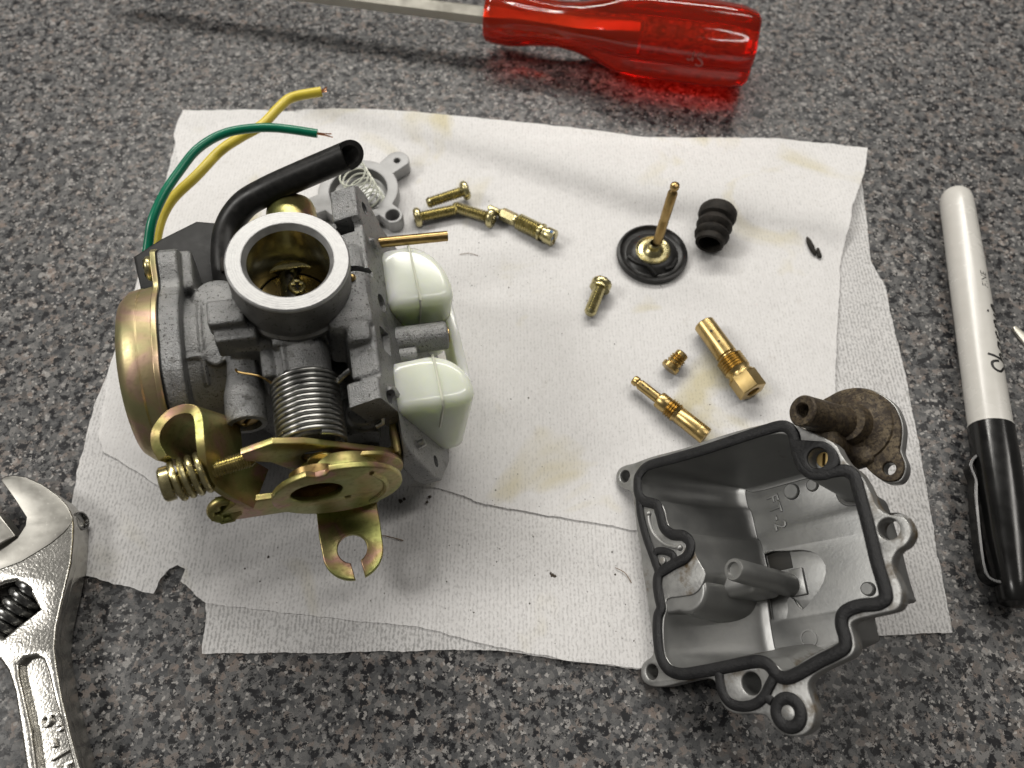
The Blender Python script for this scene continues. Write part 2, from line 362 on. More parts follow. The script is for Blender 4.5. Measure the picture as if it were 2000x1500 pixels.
M = {}
M['cast'] = material('cast_zinc', (0.20, 0.203, 0.205), (0.30, 0.30, 0.296), metal=0.82, rough=0.38, rough2=0.50, vscale=0.16, bscale=2.4, bstr=0.75, bdist=0.0004, pits=(0.045, 0.042, 0.04), pit_lo=0.60,
                     dirt=(0.04, 0.034, 0.026), dirt_scale=0.20, dirt_lo=0.58, dirt_hi=0.76)
M['cast_dirty'] = material('grimy_cast_zinc', (0.15, 0.15, 0.147), (0.25, 0.247, 0.24), metal=0.8, pits=(0.05, 0.045, 0.04), rough=0.45, rough2=0.6, vscale=0.2, bscale=1.5, bstr=0.4, bdist=0.0003,
                     dirt=(0.03, 0.026, 0.02), dirt_scale=0.7, dirt_lo=0.58, dirt_hi=0.68)
M['machined'] = material('machined_aluminium', (0.34, 0.34, 0.34), (0.47, 0.47, 0.465), metal=0.85, rough=0.48, rough2=0.58, vscale=0.35, bscale=0.9, bstr=0.22, bdist=0.0003)
mt = M['machined'].node_tree; wv = mt.nodes.new('ShaderNodeTexWave'); wv.wave_type = 'RINGS'; wv.rings_direction = 'Z'
wv.inputs['Scale'].default_value = 0.55; wv.inputs['Distortion'].default_value = 3.5; wv.inputs['Detail'].default_value = 4; wv.inputs['Detail Scale'].default_value = 1.5
mt.links.new(coords(mt), wv.inputs['Vector'])
bp = [n for n in mt.nodes if n.bl_idname == 'ShaderNodeBump'][0]
ad = mt.nodes.new('ShaderNodeMath'); ad.operation = 'ADD'; wm = mt.nodes.new('ShaderNodeMath'); wm.operation = 'MULTIPLY'; wm.inputs[1].default_value = 0.18; mt.links.new(wv.outputs['Fac'], wm.inputs[0]); mt.links.new(wm.outputs[0], ad.inputs[0]); mt.links.new(bp.inputs['Height'].links[0].from_socket, ad.inputs[1]); mt.links.new(ad.outputs[0], bp.inputs['Height'])
M['cover_alu'] = material('cast_aluminium_cover', (0.30, 0.30, 0.30), (0.40, 0.40, 0.40), metal=0.6, rough=0.55, rough2=0.65, vscale=0.3, bscale=1.6, bstr=0.25)
M['bowl'] = material('bowl_zinc', (0.27, 0.273, 0.27), (0.34, 0.34, 0.332), metal=0.75, rough=0.36, rough2=0.46, vscale=0.1, bscale=0.8, bstr=0.12, bdist=0.0003, dirt=(0.10, 0.085, 0.05), dirt_scale=0.09, dirt_lo=0.66, dirt_hi=0.78)
M['bowl_rim'] = material('bowl_rim_zinc', (0.30, 0.30, 0.295), (0.40, 0.40, 0.39), metal=0.75, rough=0.36, rough2=0.5, vscale=0.25, bscale=1.4, bstr=0.3, bdist=0.0002,
                     dirt=(0.10, 0.07, 0.035), dirt_scale=0.09, dirt_lo=0.55, dirt_hi=0.68)
M['oily'] = material('oil_stained_zinc', (0.055, 0.038, 0.020), (0.145, 0.112, 0.068), metal=0.4, rough=0.34, rough2=0.5, vscale=0.22, bscale=2.2, bstr=0.6, bdist=0.0003, pits=(0.022, 0.014, 0.008), pit_scale=1.3, pit_lo=0.52,
                     dirt=(0.028, 0.018, 0.010), dirt_scale=0.5, dirt_lo=0.42, dirt_hi=0.62)
M['gold'] = chromate('yellow_chromate')
M['gold_cap'] = chromate('satin_yellow_chromate', True)
M['goldscrew'] = material('yellow_zinc_screw', (0.44, 0.39, 0.20), (0.56, 0.50, 0.28), metal=0.95, rough=0.22, rough2=0.34, vscale=0.6)
M['brass'] = material('brass', (0.42, 0.30, 0.12), (0.54, 0.40, 0.18), metal=1.0, rough=0.28, rough2=0.38, vscale=0.3)
M['brass_old'] = material('dull_brass', (0.30, 0.20, 0.08), (0.42, 0.30, 0.13), metal=1.0, rough=0.26, rough2=0.4, vscale=0.5)
M['bore'] = material('varnished_bore', (0.22, 0.20, 0.11), (0.46, 0.43, 0.27), metal=0.85, rough=0.14, rough2=0.24, vscale=0.12, bscale=0.3, bstr=0.2, bdist=0.0006)
M['butterfly'] = material('stained_brass_plate', (0.34, 0.25, 0.11), (0.50, 0.40, 0.2), metal=0.9, rough=0.2, rough2=0.35, vscale=0.2)
M['spring'] = material('spring_steel', (0.30, 0.30, 0.29), (0.44, 0.44, 0.42), metal=1.0, rough=0.26, rough2=0.36, vscale=0.8)
M['wire_spring'] = material('pale_spring_wire', (0.55, 0.57, 0.48), (0.62, 0.63, 0.55), metal=0.2, rough=0.35)
M['black_plastic'] = material('black_plastic', (0.012, 0.012, 0.012), (0.022, 0.022, 0.022), rough=0.45, rough2=0.6, vscale=0.4, bscale=1.2, bstr=0.2, Specular_IOR_Level=0.25)
M['rubber'] = material('black_rubber', (0.010, 0.010, 0.010), (0.022, 0.021, 0.02), rough=0.30, rough2=0.42, vscale=0.5, bscale=1.8, bstr=0.12, Specular_IOR_Level=0.28)
M['rubber_dull'] = material('perished_rubber', (0.012, 0.011, 0.010), (0.035, 0.030, 0.025), rough=0.6, rough2=0.75, vscale=0.5, bscale=1.5, bstr=0.4, Specular_IOR_Level=0.2)
M['gasket'] = material('oily_gasket_rubber', (0.008, 0.008, 0.009), (0.016, 0.016, 0.017), rough=0.34, rough2=0.5, vscale=0.4, bscale=1.8, bstr=0.5, bdist=0.0003, Specular_IOR_Level=0.35)
M['float'] = material('milky_float_plastic', (0.66, 0.70, 0.60), (0.73, 0.765, 0.67), rough=0.15, rough2=0.24, vscale=0.08)
fb = M['float'].node_tree.nodes['Principled BSDF']
fb.inputs['Subsurface Weight'].default_value = 1.0; fb.inputs['Subsurface Radius'].default_value = (0.9, 0.95, 0.6); fb.inputs['Subsurface Scale'].default_value = 0.010
M['float_seam'] = material('float_moulding_seam', (0.60, 0.61, 0.51), (0.64, 0.65, 0.55), rough=0.3)
M['green'] = material('green_insulation', (0.0, 0.14, 0.075), (0.0, 0.17, 0.09), rough=0.28, vscale=0.3)
M['yellow'] = material('yellow_insulation', (0.60, 0.47, 0.04), (0.68, 0.54, 0.06), rough=0.38, vscale=0.3)
M['copper'] = material('copper', (0.55, 0.24, 0.12), (0.7, 0.36, 0.2), metal=1.0, rough=0.3)
M['blue_paint'] = material('blue_paint', (0.02, 0.09, 0.22), rough=0.4)
def chrome():
    m, nt, b = nodes('pebbled_chrome'); v = coords(nt)
    q = nt.nodes.new('ShaderNodeTexVoronoi'); q.feature = 'SMOOTH_F1'; q.inputs['Scale'].default_value = 1.7; q.inputs['Smoothness'].default_value = 0.8
    w = nz(nt, v, 0.8, 3); ad = nt.nodes.new('ShaderNodeVectorMath'); ad.operation = 'ADD'; nt.links.new(v, ad.inputs[0]); nt.links.new(w.outputs['Color'], ad.inputs[1]); nt.links.new(ad.outputs[0], q.inputs['Vector'])
    n = nz(nt, v, 0.3, 4)
    nt.links.new(ramp(nt, n.outputs['Fac'], [(0.35, (0.44, 0.43, 0.40)), (0.65, (0.56, 0.545, 0.51))]).outputs['Color'], b.inputs['Base Color'])
    b.inputs['Metallic'].default_value = 1.0; b.inputs['Roughness'].default_value = 0.27
    bump(nt, b, q.outputs['Distance'], 0.16, 0.0003); return m
M['chrome'] = chrome()
M['satin'] = material('ground_chrome', (0.30, 0.29, 0.265), (0.38, 0.37, 0.34), metal=1.0, rough=0.34, rough2=0.44, vscale=0.25, bscale=0.8, bstr=0.06, dirt=(0.75, 0.73, 0.68), dirt_scale=1.0, dirt_lo=0.66, dirt_hi=0.70)
M['steel_dark'] = material('dark_steel', (0.12, 0.12, 0.12), (0.3, 0.3, 0.29), metal=1.0, rough=0.2, rough2=0.4, vscale=0.5)
M['blade'] = material('nickel_blade', (0.74, 0.71, 0.62), (0.80, 0.77, 0.68), metal=1.0, rough=0.32, rough2=0.42, vscale=0.2)
M['white_plastic'] = material('white_barrel_plastic', (0.55, 0.535, 0.50), (0.60, 0.585, 0.55), rough=0.22, rough2=0.30, vscale=0.1, dirt=(0.35, 0.32, 0.28), dirt_scale=0.35, dirt_lo=0.70, dirt_hi=0.76)
M['cap_plastic'] = material('black_cap_plastic', (0.006, 0.006, 0.006), (0.010, 0.010, 0.010), rough=0.16, rough2=0.24, vscale=0.2)
M['ink'] = material('black_ink', (0.01, 0.01, 0.01), rough=0.4)
M['dull_print'] = material('worn_print', (0.50, 0.20, 0.17), rough=0.5)
M['dark_hole'] = material('recess_shade', (0.012, 0.011, 0.009), (0.03, 0.027, 0.02), rough=0.6)  # near-black colour stands in for the shade inside holes, slots and recesses
M['dirt'] = material('dirt_grain', (0.02, 0.015, 0.01), (0.06, 0.045, 0.03), rough=0.8)
M['fibre'] = material('fibre', (0.14, 0.07, 0.03), (0.2, 0.12, 0.06), rough=0.7)

def acrylic():
    m, nt, b = nodes('red_acrylic')
    b.inputs['Base Color'].default_value = (0.95, 0.12, 0.04, 1); b.inputs['Roughness'].default_value = 0.06
    b.inputs['Transmission Weight'].default_value = 0.92; b.inputs['IOR'].default_value = 1.46
    out = nt.nodes['Material Output']
    va = nt.nodes.new('ShaderNodeVolumeAbsorption'); va.inputs['Color'].default_value = (0.97, 0.20, 0.06, 1); va.inputs['Density'].default_value = 120.0
    nt.links.new(va.outputs['Volume'], out.inputs['Volume'])
    n = nz(nt, coords(nt), 0.3, 3); r = ramp(nt, n.outputs['Fac'], [(0.4, (0.05,)*3), (0.7, (0.16,)*3)]).outputs['Color']; nt.links.new(r, b.inputs['Roughness'])
    return m
M['acrylic'] = acrylic()

def granite():
    m, nt, b = nodes('speckled_granite'); v = coords(nt)
    w = nz(nt, v, 1.4, 2, 0.5)
    off = nt.nodes.new('ShaderNodeVectorMath'); off.operation = 'SCALE'; off.inputs['Scale'].default_value = 0.9
    nt.links.new(w.outputs['Color'], off.inputs[0])
    ad = nt.nodes.new('ShaderNodeVectorMath'); ad.operation = 'ADD'; nt.links.new(v, ad.inputs[0]); nt.links.new(off.outputs[0], ad.inputs[1])
    def vor(scale):
        q = nt.nodes.new('ShaderNodeTexVoronoi'); q.inputs['Scale'].default_value = scale; q.inputs['Randomness'].default_value = 1.0
        nt.links.new(ad.outputs[0], q.inputs['Vector']); s_ = nt.nodes.new('ShaderNodeSeparateColor'); nt.links.new(q.outputs['Color'], s_.inputs[0]); return s_
    a = vor(0.72); c2 = vor(1.6); c3 = vor(0.36)
    grey = ramp(nt, a.outputs[0], [(0.0, (0.075, 0.076, 0.078)), (0.25, (0.125, 0.123, 0.122)), (0.50, (0.165, 0.16, 0.156)), (0.70, (0.10, 0.10, 0.10)), (0.84, (0.18, 0.158, 0.145)), (0.95, (0.27, 0.26, 0.25))], 'CONSTANT').outputs['Color']
    pink = ramp(nt, c3.outputs[0], [(0.0, (1, 1, 1)), (0.72, (1.08, 1.0, 0.95)), (0.86, (0.72, 0.73, 0.75))], 'CONSTANT').outputs['Color']
    col = mixc(nt, 1.0, grey, pink, 'MULTIPLY')
    # black mica: crisp irregular flakes in clusters
    n1 = nz(nt, ad.outputs[0], 0.38, 4, 0.72); k1 = ramp(nt, n1.outputs['Fac'], [(0.535, (0, 0, 0)), (0.560, (1, 1, 1))]).outputs['Color']
    col = mixc(nt, k1, col, (0.014, 0.014, 0.016))
    n2 = nz(nt, v, 0.9, 3, 0.6); k2 = ramp(nt, n2.outputs['Fac'], [(0.60, (0, 0, 0)), (0.63, (0.9,)*3)]).outputs['Color']
    col = mixc(nt, k2, col, (0.022, 0.022, 0.024))
    k3 = ramp(nt, c2.outputs[1], [(0.0, (0, 0, 0)), (0.955, (0.85,)*3)], 'CONSTANT').outputs['Color']
    col = mixc(nt, k3, col, (0.36, 0.345, 0.33))
    g = nz(nt, v, 4.0, 2, 0.6); gr = ramp(nt, g.outputs['Fac'], [(0.3, (0.7,)*3), (0.7, (1.25,)*3)]).outputs['Color']
    col = mixc(nt, 0.8, col, gr, 'MULTIPLY')
    col = mixc(nt, 1.0, col, (1.0, 1.0, 1.0), 'MULTIPLY')
    nt.links.new(col, b.inputs['Base Color'])
    r = ramp(nt, c2.outputs[0], [(0, (0.28,)*3), (1, (0.45,)*3)]).outputs['Color']; nt.links.new(r, b.inputs['Roughness'])
    b.inputs['Specular IOR Level'].default_value = 0.28
    bump(nt, b, a.outputs[1], 0.04, 0.0002)
    return m
M['granite'] = granite()

def paper(name, thin, stain=0.0):
    m, nt, b = nodes(name)
    v = coords(nt); vf = coords(nt, (1.5, 0.42, 1))
    f = nz(nt, vf, 1.0, 3, 0.6, 0.3); big = nz(nt, v, 0.045, 4, 0.6); st = nz(nt, v, 0.028, 3, 0.55, 0.8)
    col = ramp(nt, f.outputs['Fac'], [(0.25, (0.78, 0.77, 0.76)), (0.6, (0.88, 0.87, 0.865))]).outputs['Color']
    if stain:
        mask = ramp(nt, st.outputs['Fac'], [(0.56, (0, 0, 0)), (0.72, (stain,)*3)]).outputs['Color']
        col = mixc(nt, mask, col, (0.70, 0.63, 0.40))
        sm = nz(nt, v, 0.16, 5, 0.7); mk2 = ramp(nt, sm.outputs['Fac'], [(0.62, (0, 0, 0)), (0.8, (0.3,)*3)]).outputs['Color']
        col = mixc(nt, mk2, col, (0.42, 0.38, 0.32))
    nt.links.new(col, b.inputs['Base Color']); b.inputs['Roughness'].default_value = 0.85
    b.inputs['Specular IOR Level'].default_value = 0.15
    bump(nt, b, f.outputs['Fac'], 0.14, 0.0003)
    tl = nt.nodes.new('ShaderNodeBsdfTranslucent'); nt.links.new(col, tl.inputs['Color'])
    mx = nt.nodes.new('ShaderNodeMixShader'); mx.inputs[0].default_value = 0.22
    nt.links.new(b.outputs[0], mx.inputs[1]); nt.links.new(tl.outputs[0], mx.inputs[2])
    tr = nt.nodes.new('ShaderNodeBsdfTransparent')
    hole = nz(nt, coords(nt, (1.5, 1.0, 1)), 1.1, 3, 0.6)
    lo = 0.60-0.16*thin
    wv = nt.nodes.new('ShaderNodeTexWave'); wv.wave_type = 'BANDS'; wv.bands_direction = 'X'; wv.inputs['Scale'].default_value = 0.30; wv.inputs['Distortion'].default_value = 2.2; wv.inputs['Detail'].default_value = 2; wv.inputs['Detail Scale'].default_value = 1.2
    nt.links.new(v, wv.inputs['Vector'])
    sc = nt.nodes.new('ShaderNodeMath'); sc.operation = 'MULTIPLY_ADD'; sc.inputs[1].default_value = 0.16; nt.links.new(wv.outputs['Fac'], sc.inputs[0])
    sb = nt.nodes.new('ShaderNodeMath'); sb.operation = 'SUBTRACT'; sb.inputs[1].default_value = 0.08; nt.links.new(hole.outputs['Fac'], sb.inputs[0]); nt.links.new(sb.outputs[0], sc.inputs[2])
    hm = ramp(nt, sc.outputs[0], [(lo-0.06, (0.03+0.12*thin,)*3), (lo+0.16, (0.22+0.42*thin,)*3)] if thin > 0 else [(0.62, (0.0,)*3), (0.8, (0.12,)*3)]).outputs['Color']
    mx2 = nt.nodes.new('ShaderNodeMixShader'); nt.links.new(hm, mx2.inputs[0])
    nt.links.new(mx.outputs[0], mx2.inputs[1]); nt.links.new(tr.outputs[0], mx2.inputs[2])
    nt.links.new(mx2.outputs[0], nt.nodes['Material Output'].inputs['Surface'])
    return m
M['paper1'] = paper('single_ply_paper', 0.65)
M['paper2'] = paper('creased_ply_paper', 0.42, 0.5)
M['paper3'] = paper('folded_ply_paper', 0.10, 0.75)
# ------------------------------------------------------------------ the setting
from mathutils.geometry import delaunay_2d_cdt
g = MB(); plate(g, [(-700, -420), (700, -420), (700, 520), (-700, 520)], (), -30, 0, 0.5)
tag(obj('countertop', g, M['granite']), 'speckled grey and brown granite countertop', kind='structure')

def dense(poly, step, jit, seed):
    r = random.Random(seed); out = []
    P = [Vector((p[0], p[1], 0)) for p in poly]
    acc = 0
    for i in range(len(P)):
        a, b = P[i], P[(i+1) % len(P)]
        L = (b-a).length; k = max(1, int(round(L/step)))
        for j in range(k):
            q = a.lerp(b, j/k); w1 = 0.35*noise.noise(Vector((q.x/6, q.y/6, seed)))+0.15*noise.noise(Vector((q.x/2, q.y/2, seed+5))); out.append(Vector((q.x+w1+r.uniform(-jit, jit), q.y+0.8*w1+r.uniform(-jit, jit))))
    return out

def inside(p, poly):
    c = False; n = len(poly); j = n-1
    for i in range(n):
        a, b = poly[i], poly[j]
        if (a[1] > p[1]) != (b[1] > p[1]) and p[0] < (b[0]-a[0])*(p[1]-a[1])/(b[1]-a[1])+a[0]: c = not c
        j = i
    return c

def dcrease(x, y):
    """distance beyond the fold line, towards the far edge of the towel"""
    best = 1e9; side = 0
    for (ax, ay), (bx, by) in zip(CREASE[:-1], CREASE[1:]):
        dx, dy = bx-ax, by-ay; L2 = dx*dx+dy*dy
        t = max(0, min(1, ((x-ax)*dx+(y-ay)*dy)/L2)); px, py = ax+t*dx, ay+t*dy
        d = hypot(x-px, y-py)
        if d < best: best = d; side = 1 if dx*(y-ay)-dy*(x-ax) > 0 else -1
    return best*side

def wave(x, y):
    n = noise.noise(Vector((x/26, y/30, 0.3)))+0.5*noise.noise(Vector((x/11, y/13, 4.1)))
    return 0.42*(n+1.2)
FOLDS = [((-120, -18), (-86, -27), 0.7), ((-100, -60), (-20, -72), 0.35), ((30, -50), (40, -80), 0.3), ((-92, 60), (-60, 20), 0.5), ((-75, 88), (-58, 52), 0.5), ((20, 92), (28, -40), 0.22), ((112, 80), (104, -30), 0.4), ((-20, 30), (110, 12), 0.18), ((-110, -50), (-60, -20), 0.35), ((-10, -45), (-60, -70), 0.3)]
def folds(x, y):
    z = 0
    for (ax, ay), (bx, by), h in FOLDS:
        dx, dy = bx-ax, by-ay; L2 = dx*dx+dy*dy
        t = max(0, min(1, ((x-ax)*dx+(y-ay)*dy)/L2)); d = hypot(x-ax-t*dx, y-ay-t*dy)
        z += h*max(0, 1-d/5.0)**1.5
    return z
def h_low(x, y):
    e = max(0, -(y+40)/25); return wave(x, y)*(0.8+0.5*e)+folds(x, y)
def h_top(x, y):
    z = wave(x, y)+folds(x, y)
    d = dcrease(x, y)
    if d > 0: z += 5.2*(d/11.0)*math.exp(1-d/11.0)*(0.8+0.2*sin(x/23.0))
    else: z += 0.5*math.exp(d/3.0)
    z += max(0, x-118)*0.12
    return z

def sheet(name, poly, base, hf, mat, parent, seed, grid=2.6):
    r = random.Random(seed); b = dense(poly, 0.9, 0.10, seed); nb = len(b)
    pts = list(b)
    x0 = min(p.x for p in b); x1 = max(p.x for p in b); y0 = min(p.y for p in b); y1 = max(p.y for p in b)
    yy = y0+grid
    pl = [(p.x, p.y) for p in b]
    while yy < y1:
        xx = x0+grid
        while xx < x1:
            q = (xx+r.uniform(-.6, .6), yy+r.uniform(-.6, .6))
            if inside(q, pl): pts.append(Vector(q))
            xx += grid
        yy += grid
    v, e, f, *_ = delaunay_2d_cdt(pts, [(i, (i+1) % nb) for i in range(nb)], [], 1, 1e-5)
    mb = MB(); mb.add([(p.x, p.y, base+hf(p.x, p.y)) for p in v], [tuple(q) for q in f])
    o = obj(name, mb, mat, parent, sharp=None)
    # ragged cut edge: stray fibres along the border
    return o

towel = thing('paper_towel', 'white folded disposable paper towel spread under the carburetor parts', 'paper towel', (0, 0, 0))
sheet('lower_layer', SHEET1, 0.30, h_low, M['paper1'], towel, 1)
sheet('middle_layer', SHEET2, 0.75, h_low, M['paper2'], towel, 2)
sheet('folded_layer', SHEET3, 1.20, h_top, M['paper3'], towel, 3)
fr = MB(); rr = random.Random(9)
for poly, zz in ((SHEET1, 0.5), (SHEET2, 0.95)):
    for p in dense(poly, 2.2, 0.2, 5):
        if p.y < -20 and rr.random() < 0.5:
            a = rr.uniform(0, 2*pi); L = rr.uniform(0.6, 2.2)
            q = [(p.x, p.y, zz+0.3), (p.x+L*.5*cos(a), p.y+L*.5*sin(a), zz+0.5), (p.x+L*cos(a+.5), p.y+L*sin(a+.5), zz+0.25)]
            tube(fr, q, 0.035, 3)
tag(obj('frayed_fibres', fr, M['white_plastic'], towel, weld=False), kind='stuff')

# ------------------------------------------------------------------ carburetor (local frame: z along the bore, x from diaphragm cap to floats, -y along the throttle shaft)
carb = thing('carburetor', 'partly dismantled grey scooter carburetor standing on the paper towel', 'carburetor', CO, CM)
X, Y, Z = Vector((1, 0, 0)), Vector((0, 1, 0)), Vector((0, 0, 1))
def circle(cx, cy, r, n=32, a0=0.0): return [(cx+r*cos(a0+2*pi*i/n), cy+r*sin(a0+2*pi*i/n)) for i in range(n)]

# --- main casting
b = MB()
CY, CZ = -3.0, -39.0
Tc = frame((0, CY, CZ), (1, 0, 0), (0, 1, 0))              # chamber axis along x; local x -> +y, local y -> +z
solid(b, [(18.5, -30), (18.2, -24), (17.0, -14), (13.5, -4), (12, 2)], Tc, 56)
ear = [(24.0*cos(a), 24.0*sin(a)) for a in [2*pi*i/64 for i in range(64)]]
def flange_outline(R, grow=0.0):
    out = []
    for i in range(96):
        a = 2*pi*i/96; r = R
        for ca, bulge, wdt in ((0.62, 8.2, 0.20), (3.76, 8.2, 0.20), (2.2, 1.8, 0.3)):
            d = (a-ca+pi) % (2*pi)-pi
            r += bulge*math.exp(-(d/wdt)**4)
        out.append(((r+grow)*cos(a), (r+grow)*sin(a)))
    return out
plate(b, flange_outline(22.5), (), -31, -26.2, 0.6, Tc)
# rib behind the ear, dome on the chamber, web to the bore
box(b, (-27.5, 12, -42), (-23.5, 24, -24), 1.2)
solid(b, [(7.5, -30), (7.0, -7), (5.6, -4.6), (3.0, -3.8)], Matrix.Translation((-18.5, 7.5, -19)), 32)
box(b, (-24, -16, -52), (6, 12, -28), 3)
solid(b, [(10.6, -60), (10.8, -26), (11.8, -16), (12.6, -12.5)], None, 48)
solid(b, [(18.5, -62.2), (18.8, -60), (15, -52), (12, -46)], None, 48)
# stop block beside the spigot
box(b, (-19, -9.5, -13.0), (-11, -3.0, -8.0), 0.7); box(b, (-18.2, -12.5, -18), (-9, -7.5, -10.5), 0.7)
box(b, (-16, -13, -30), (-6, -4, -14), 1.5)
# throttle shaft tower
Ty = lambda x, y, z: frame((x, y, z), (0, -1, 0), (1, 0, 0))
solid(b, [(6.9, 4), (6.9, 13.6), (6.6, 20.4), (5.2, 20.8), (5.0, 36)], Ty(-0.6, 0, -20), 48)
box(b, (-9.4, -20, -26), (-6.4, -9, -15.4), 0.8); box(b, (-6.4, -14, -24), (3, -9, -12.5), 1)
# mixture screw boss
solid(b, [(3.0, 10), (3.4, 16), (4.5, 21), (4.6, 28.5)], Ty(-14.2, 0, -21.5), 32)
box(b, (-16.5, -18, -34), (-10.5, -8, -19), 1.5)
# low bosses between tower and flange
box(b, (7, -35, -44), (15, -21, -29), 1.6); box(b, (4, -24, -50), (16, 12, -33), 2)
solid(b, [(4.2, -14), (4.2, 0), (3.8, 1)], Matrix.Translation((12, -27, -27)), 24)
# flange for the float bowl
A0, E1, E2, EN = [Vector(q) for q in FL]
Tf = Matrix.Identity(4)
EN = EN.normalized(); E1 = (E1-EN*E1.dot(EN)).normalized(); E2 = EN.cross(E1)
for i in range(3): Tf[i][0], Tf[i][1], Tf[i][2], Tf[i][3] = E1[i], E2[i], EN[i], A0[i]
FO = [(1.5, 0.8), (3.0, -1), (3.2, -5.5), (1, -9), (-1.5, -14), (-3, -44), (-12, -49), (-50, -49), (-60, -44), (-67.3, -35), (-67.8, -29), (-65.2, -14), (-61.0, -5.5), (-58.4, 0.0), (-57.2, 1.0), (-51.4, 1.0), (-50.2, -0.8), (-36, -0.4), (-20, -0.8), (-18.8, -1.0), (-9, -1.0), (-7.5, 0.8)]
plate(b, FO, (), -5.2, 0, 0.35, Tf)
box(b, (-7.4, -9, -7.0), (1.8, 1.4, -0.2), 0.4, Tf)                # far lug
box(b, (-57.2, -9, -7.8), (-50.8, 1.4, -0.2), 0.5, Tf)             # near lug
box(b, (-20.4, -14, -8.4), (-9.2, -0.6, -0.2), 0.5, Tf)            # step with pitted top
box(b, (-49.5, -16, -7.0), (-22, -0.2, -0.2), 0.6, Tf)
solid(b, [(3.6, -13), (3.6, 0.5), (3.0, 1.3)], Tf @ frame((-8.5, -2.8, -7.6), (0, 1, 0)), 24)   # round boss behind
for w in ((-12.0, 0.2), (-52.5, -0.4)):
    solid(b, [(1.3, -1.5), (1.3, 1.1)], Tf @ Matrix.Translation((w[0], -6.2, 0)) @ Matrix.Diagonal((1, 2.0, 1, 1)), 20)
for zz in (-10, -22): box(b, (10, -17, zz-14), (16, -2, zz), 1.5)
# web under the spigot, towards the flange (dark hollow stays open in front)
box(b, (6, -13.5, -28), (17.5, 11, -9.6), 2.5)
for xx, a0_, a1_ in ((-14.5, 0.5, 2.6), (-22.5, 0.9, 2.3)):
    tube(b, [(xx, CY+18.0*(1-0.02*(xx+22))*cos(a0_+(a1_-a0_)*k/20), CZ+18.0*(1-0.02*(xx+22))*sin(a0_+(a1_-a0_)*k/20)) for k in range(21)], 0.45, 8)
tube(b, [(-29, CY-6, CZ+17.6), (-14, CY-6, CZ+16.4)], 0.6, 8)
tube(b, [(-4.2, -11, -13.9), (-4.2, -20.5, -13.9)], 0.55, 8)
solid(b, [(2.4, -3), (2.4, 0.6), (2.0, 0.9)], frame((-19.5, -9.5, CZ+17.0), (-0.1, -0.25, 1)), 24)
solid(b, [(3.2, -6), (3.0, 1.5), (2.4, 2.0)], frame((-9.5, 9.0, -15.5), (-0.3, 0.2, 1)), 24)
cut = []
c = MB(); solid(c, [(0.9, -3), (0.9, 4)], frame((-9.5, 9.0, -15.5), (-0.3, 0.2, 1)), 16); cut.append(c)
c = MB(); solid(c, [(9.05, -70), (9.05, 5)], None, 64); cut.append(c)
c = MB(); solid(c, [(16.5, -66), (14.5, -60), (9.5, -48), (9.5, -40)], None, 48); cut.append(c)
for (u, w_, r) in ((-2.6, -3.4, 1.7), (-28.1, -7.2, 2.3), (-54.4, -4.2, 1.7), (-62.8, -32, 1.6)):
    c = MB(); solid(c, [(r, -12), (r, 3)], Tf @ Matrix.Translation((u, w_, 0)), 24); cut.append(c)
c = MB(); box(c, (-42, -9, -1.6), (-36, -3.5, 3), 0.4, Tf); cut.append(c)
c = MB(); solid(c, [(3.2, 26), (3.2, 32)], Ty(-14.2, 0, -21.5), 28); cut.append(c)
c = MB(); box(c, (11.5, 1.6, -13), (22, 3.2, -2), 0, None); cut.append(c)
c = MB(); box(c, (-10.4, -6, -10), (-7.3, 3, -2.2), 0, Tf); cut.append(c)
c = MB(); box(c, (6, -47, -37), (19.4, -31.6, -9), 0, None); cut.append(c)
body = cast(b, 0.36, 3, cut)
obj('body_casting', body, M['cast'], carb, sharp=45)

# --- spigot with machined face
s = MB(); lathe(s, [(9.0, -1.5), (9.9, -0.1), (10.1, 0.0), (13.1, 0.0), (13.45, -0.35), (13.5, -0.9)], None, 96)
obj('spigot_face', s, M['machined'], carb, sharp=25)
s = MB(); lathe(s, [(13.5, -0.9), (13.5, -9.0), (13.15, -9.8), (13.2, -11.2), (13.75, -11.9), (13.7, -12.9), (12.6, -14.2), (11.6, -16)], None, 96)
obj('spigot', s, M['cast_dirty'], carb, sharp=30)
s = MB(); lathe(s, [(9.0, -1.5), (9.0, -30), (8.8, -34), (8.8, -58)], None, 72)
obj('bore', s, M['bore'], carb)
# throttle plate on its shaft
s = MB(); plate(s, circle(0, 0, 8.8, 48), (circle(5.2, 0.8, 0.9, 16),), -0.6, 0.6, 0.15, frame((0, 0, -19.0), (0.10, 0, 1), (1, 0, 0)))
tp = obj('throttle_plate', s, M['butterfly'], carb)
s = MB(); tube(s, [(-0.6, 9.2, -19), (-0.6, -36, -19.6)], 2.6, 24); obj('throttle_shaft', s, M['steel_dark'], carb)
def phillips(T, R, h, mat, parent, name='screw', slot=False, dome=0.35):
    m = MB()
    w = R*0.12; L = R*0.52
    cross = [(w, w), (L, w*.8), (L, -w*.8), (w, -w), (w*.8, -L), (-w*.8, -L), (-w, -w), (-L, -w*.8), (-L, w*.8), (-w, w), (-w*.8, L), (w*.8, L)]
    if slot: cross = [(L*1.5, w), (L*1.5, -w), (-L*1.5, -w), (-L*1.5, w)]
    plate(m, circle(0, 0, R, 36), (cross,), 0, h, min(dome*R, h*0.48), T, 4)
    o = obj(name, m, mat, parent)
    m = MB(); solid(m, [(R*.8, 0.05), (R*.8, h*0.35)], T, 20); obj('recess', m, M['dark_hole'], o)
    return o
for yy in (3.6, -4.4): phillips(frame((0.9, yy, -16.9), (0.12, 0, 1)), 2.1, 1.2, M['goldscrew'], carb)
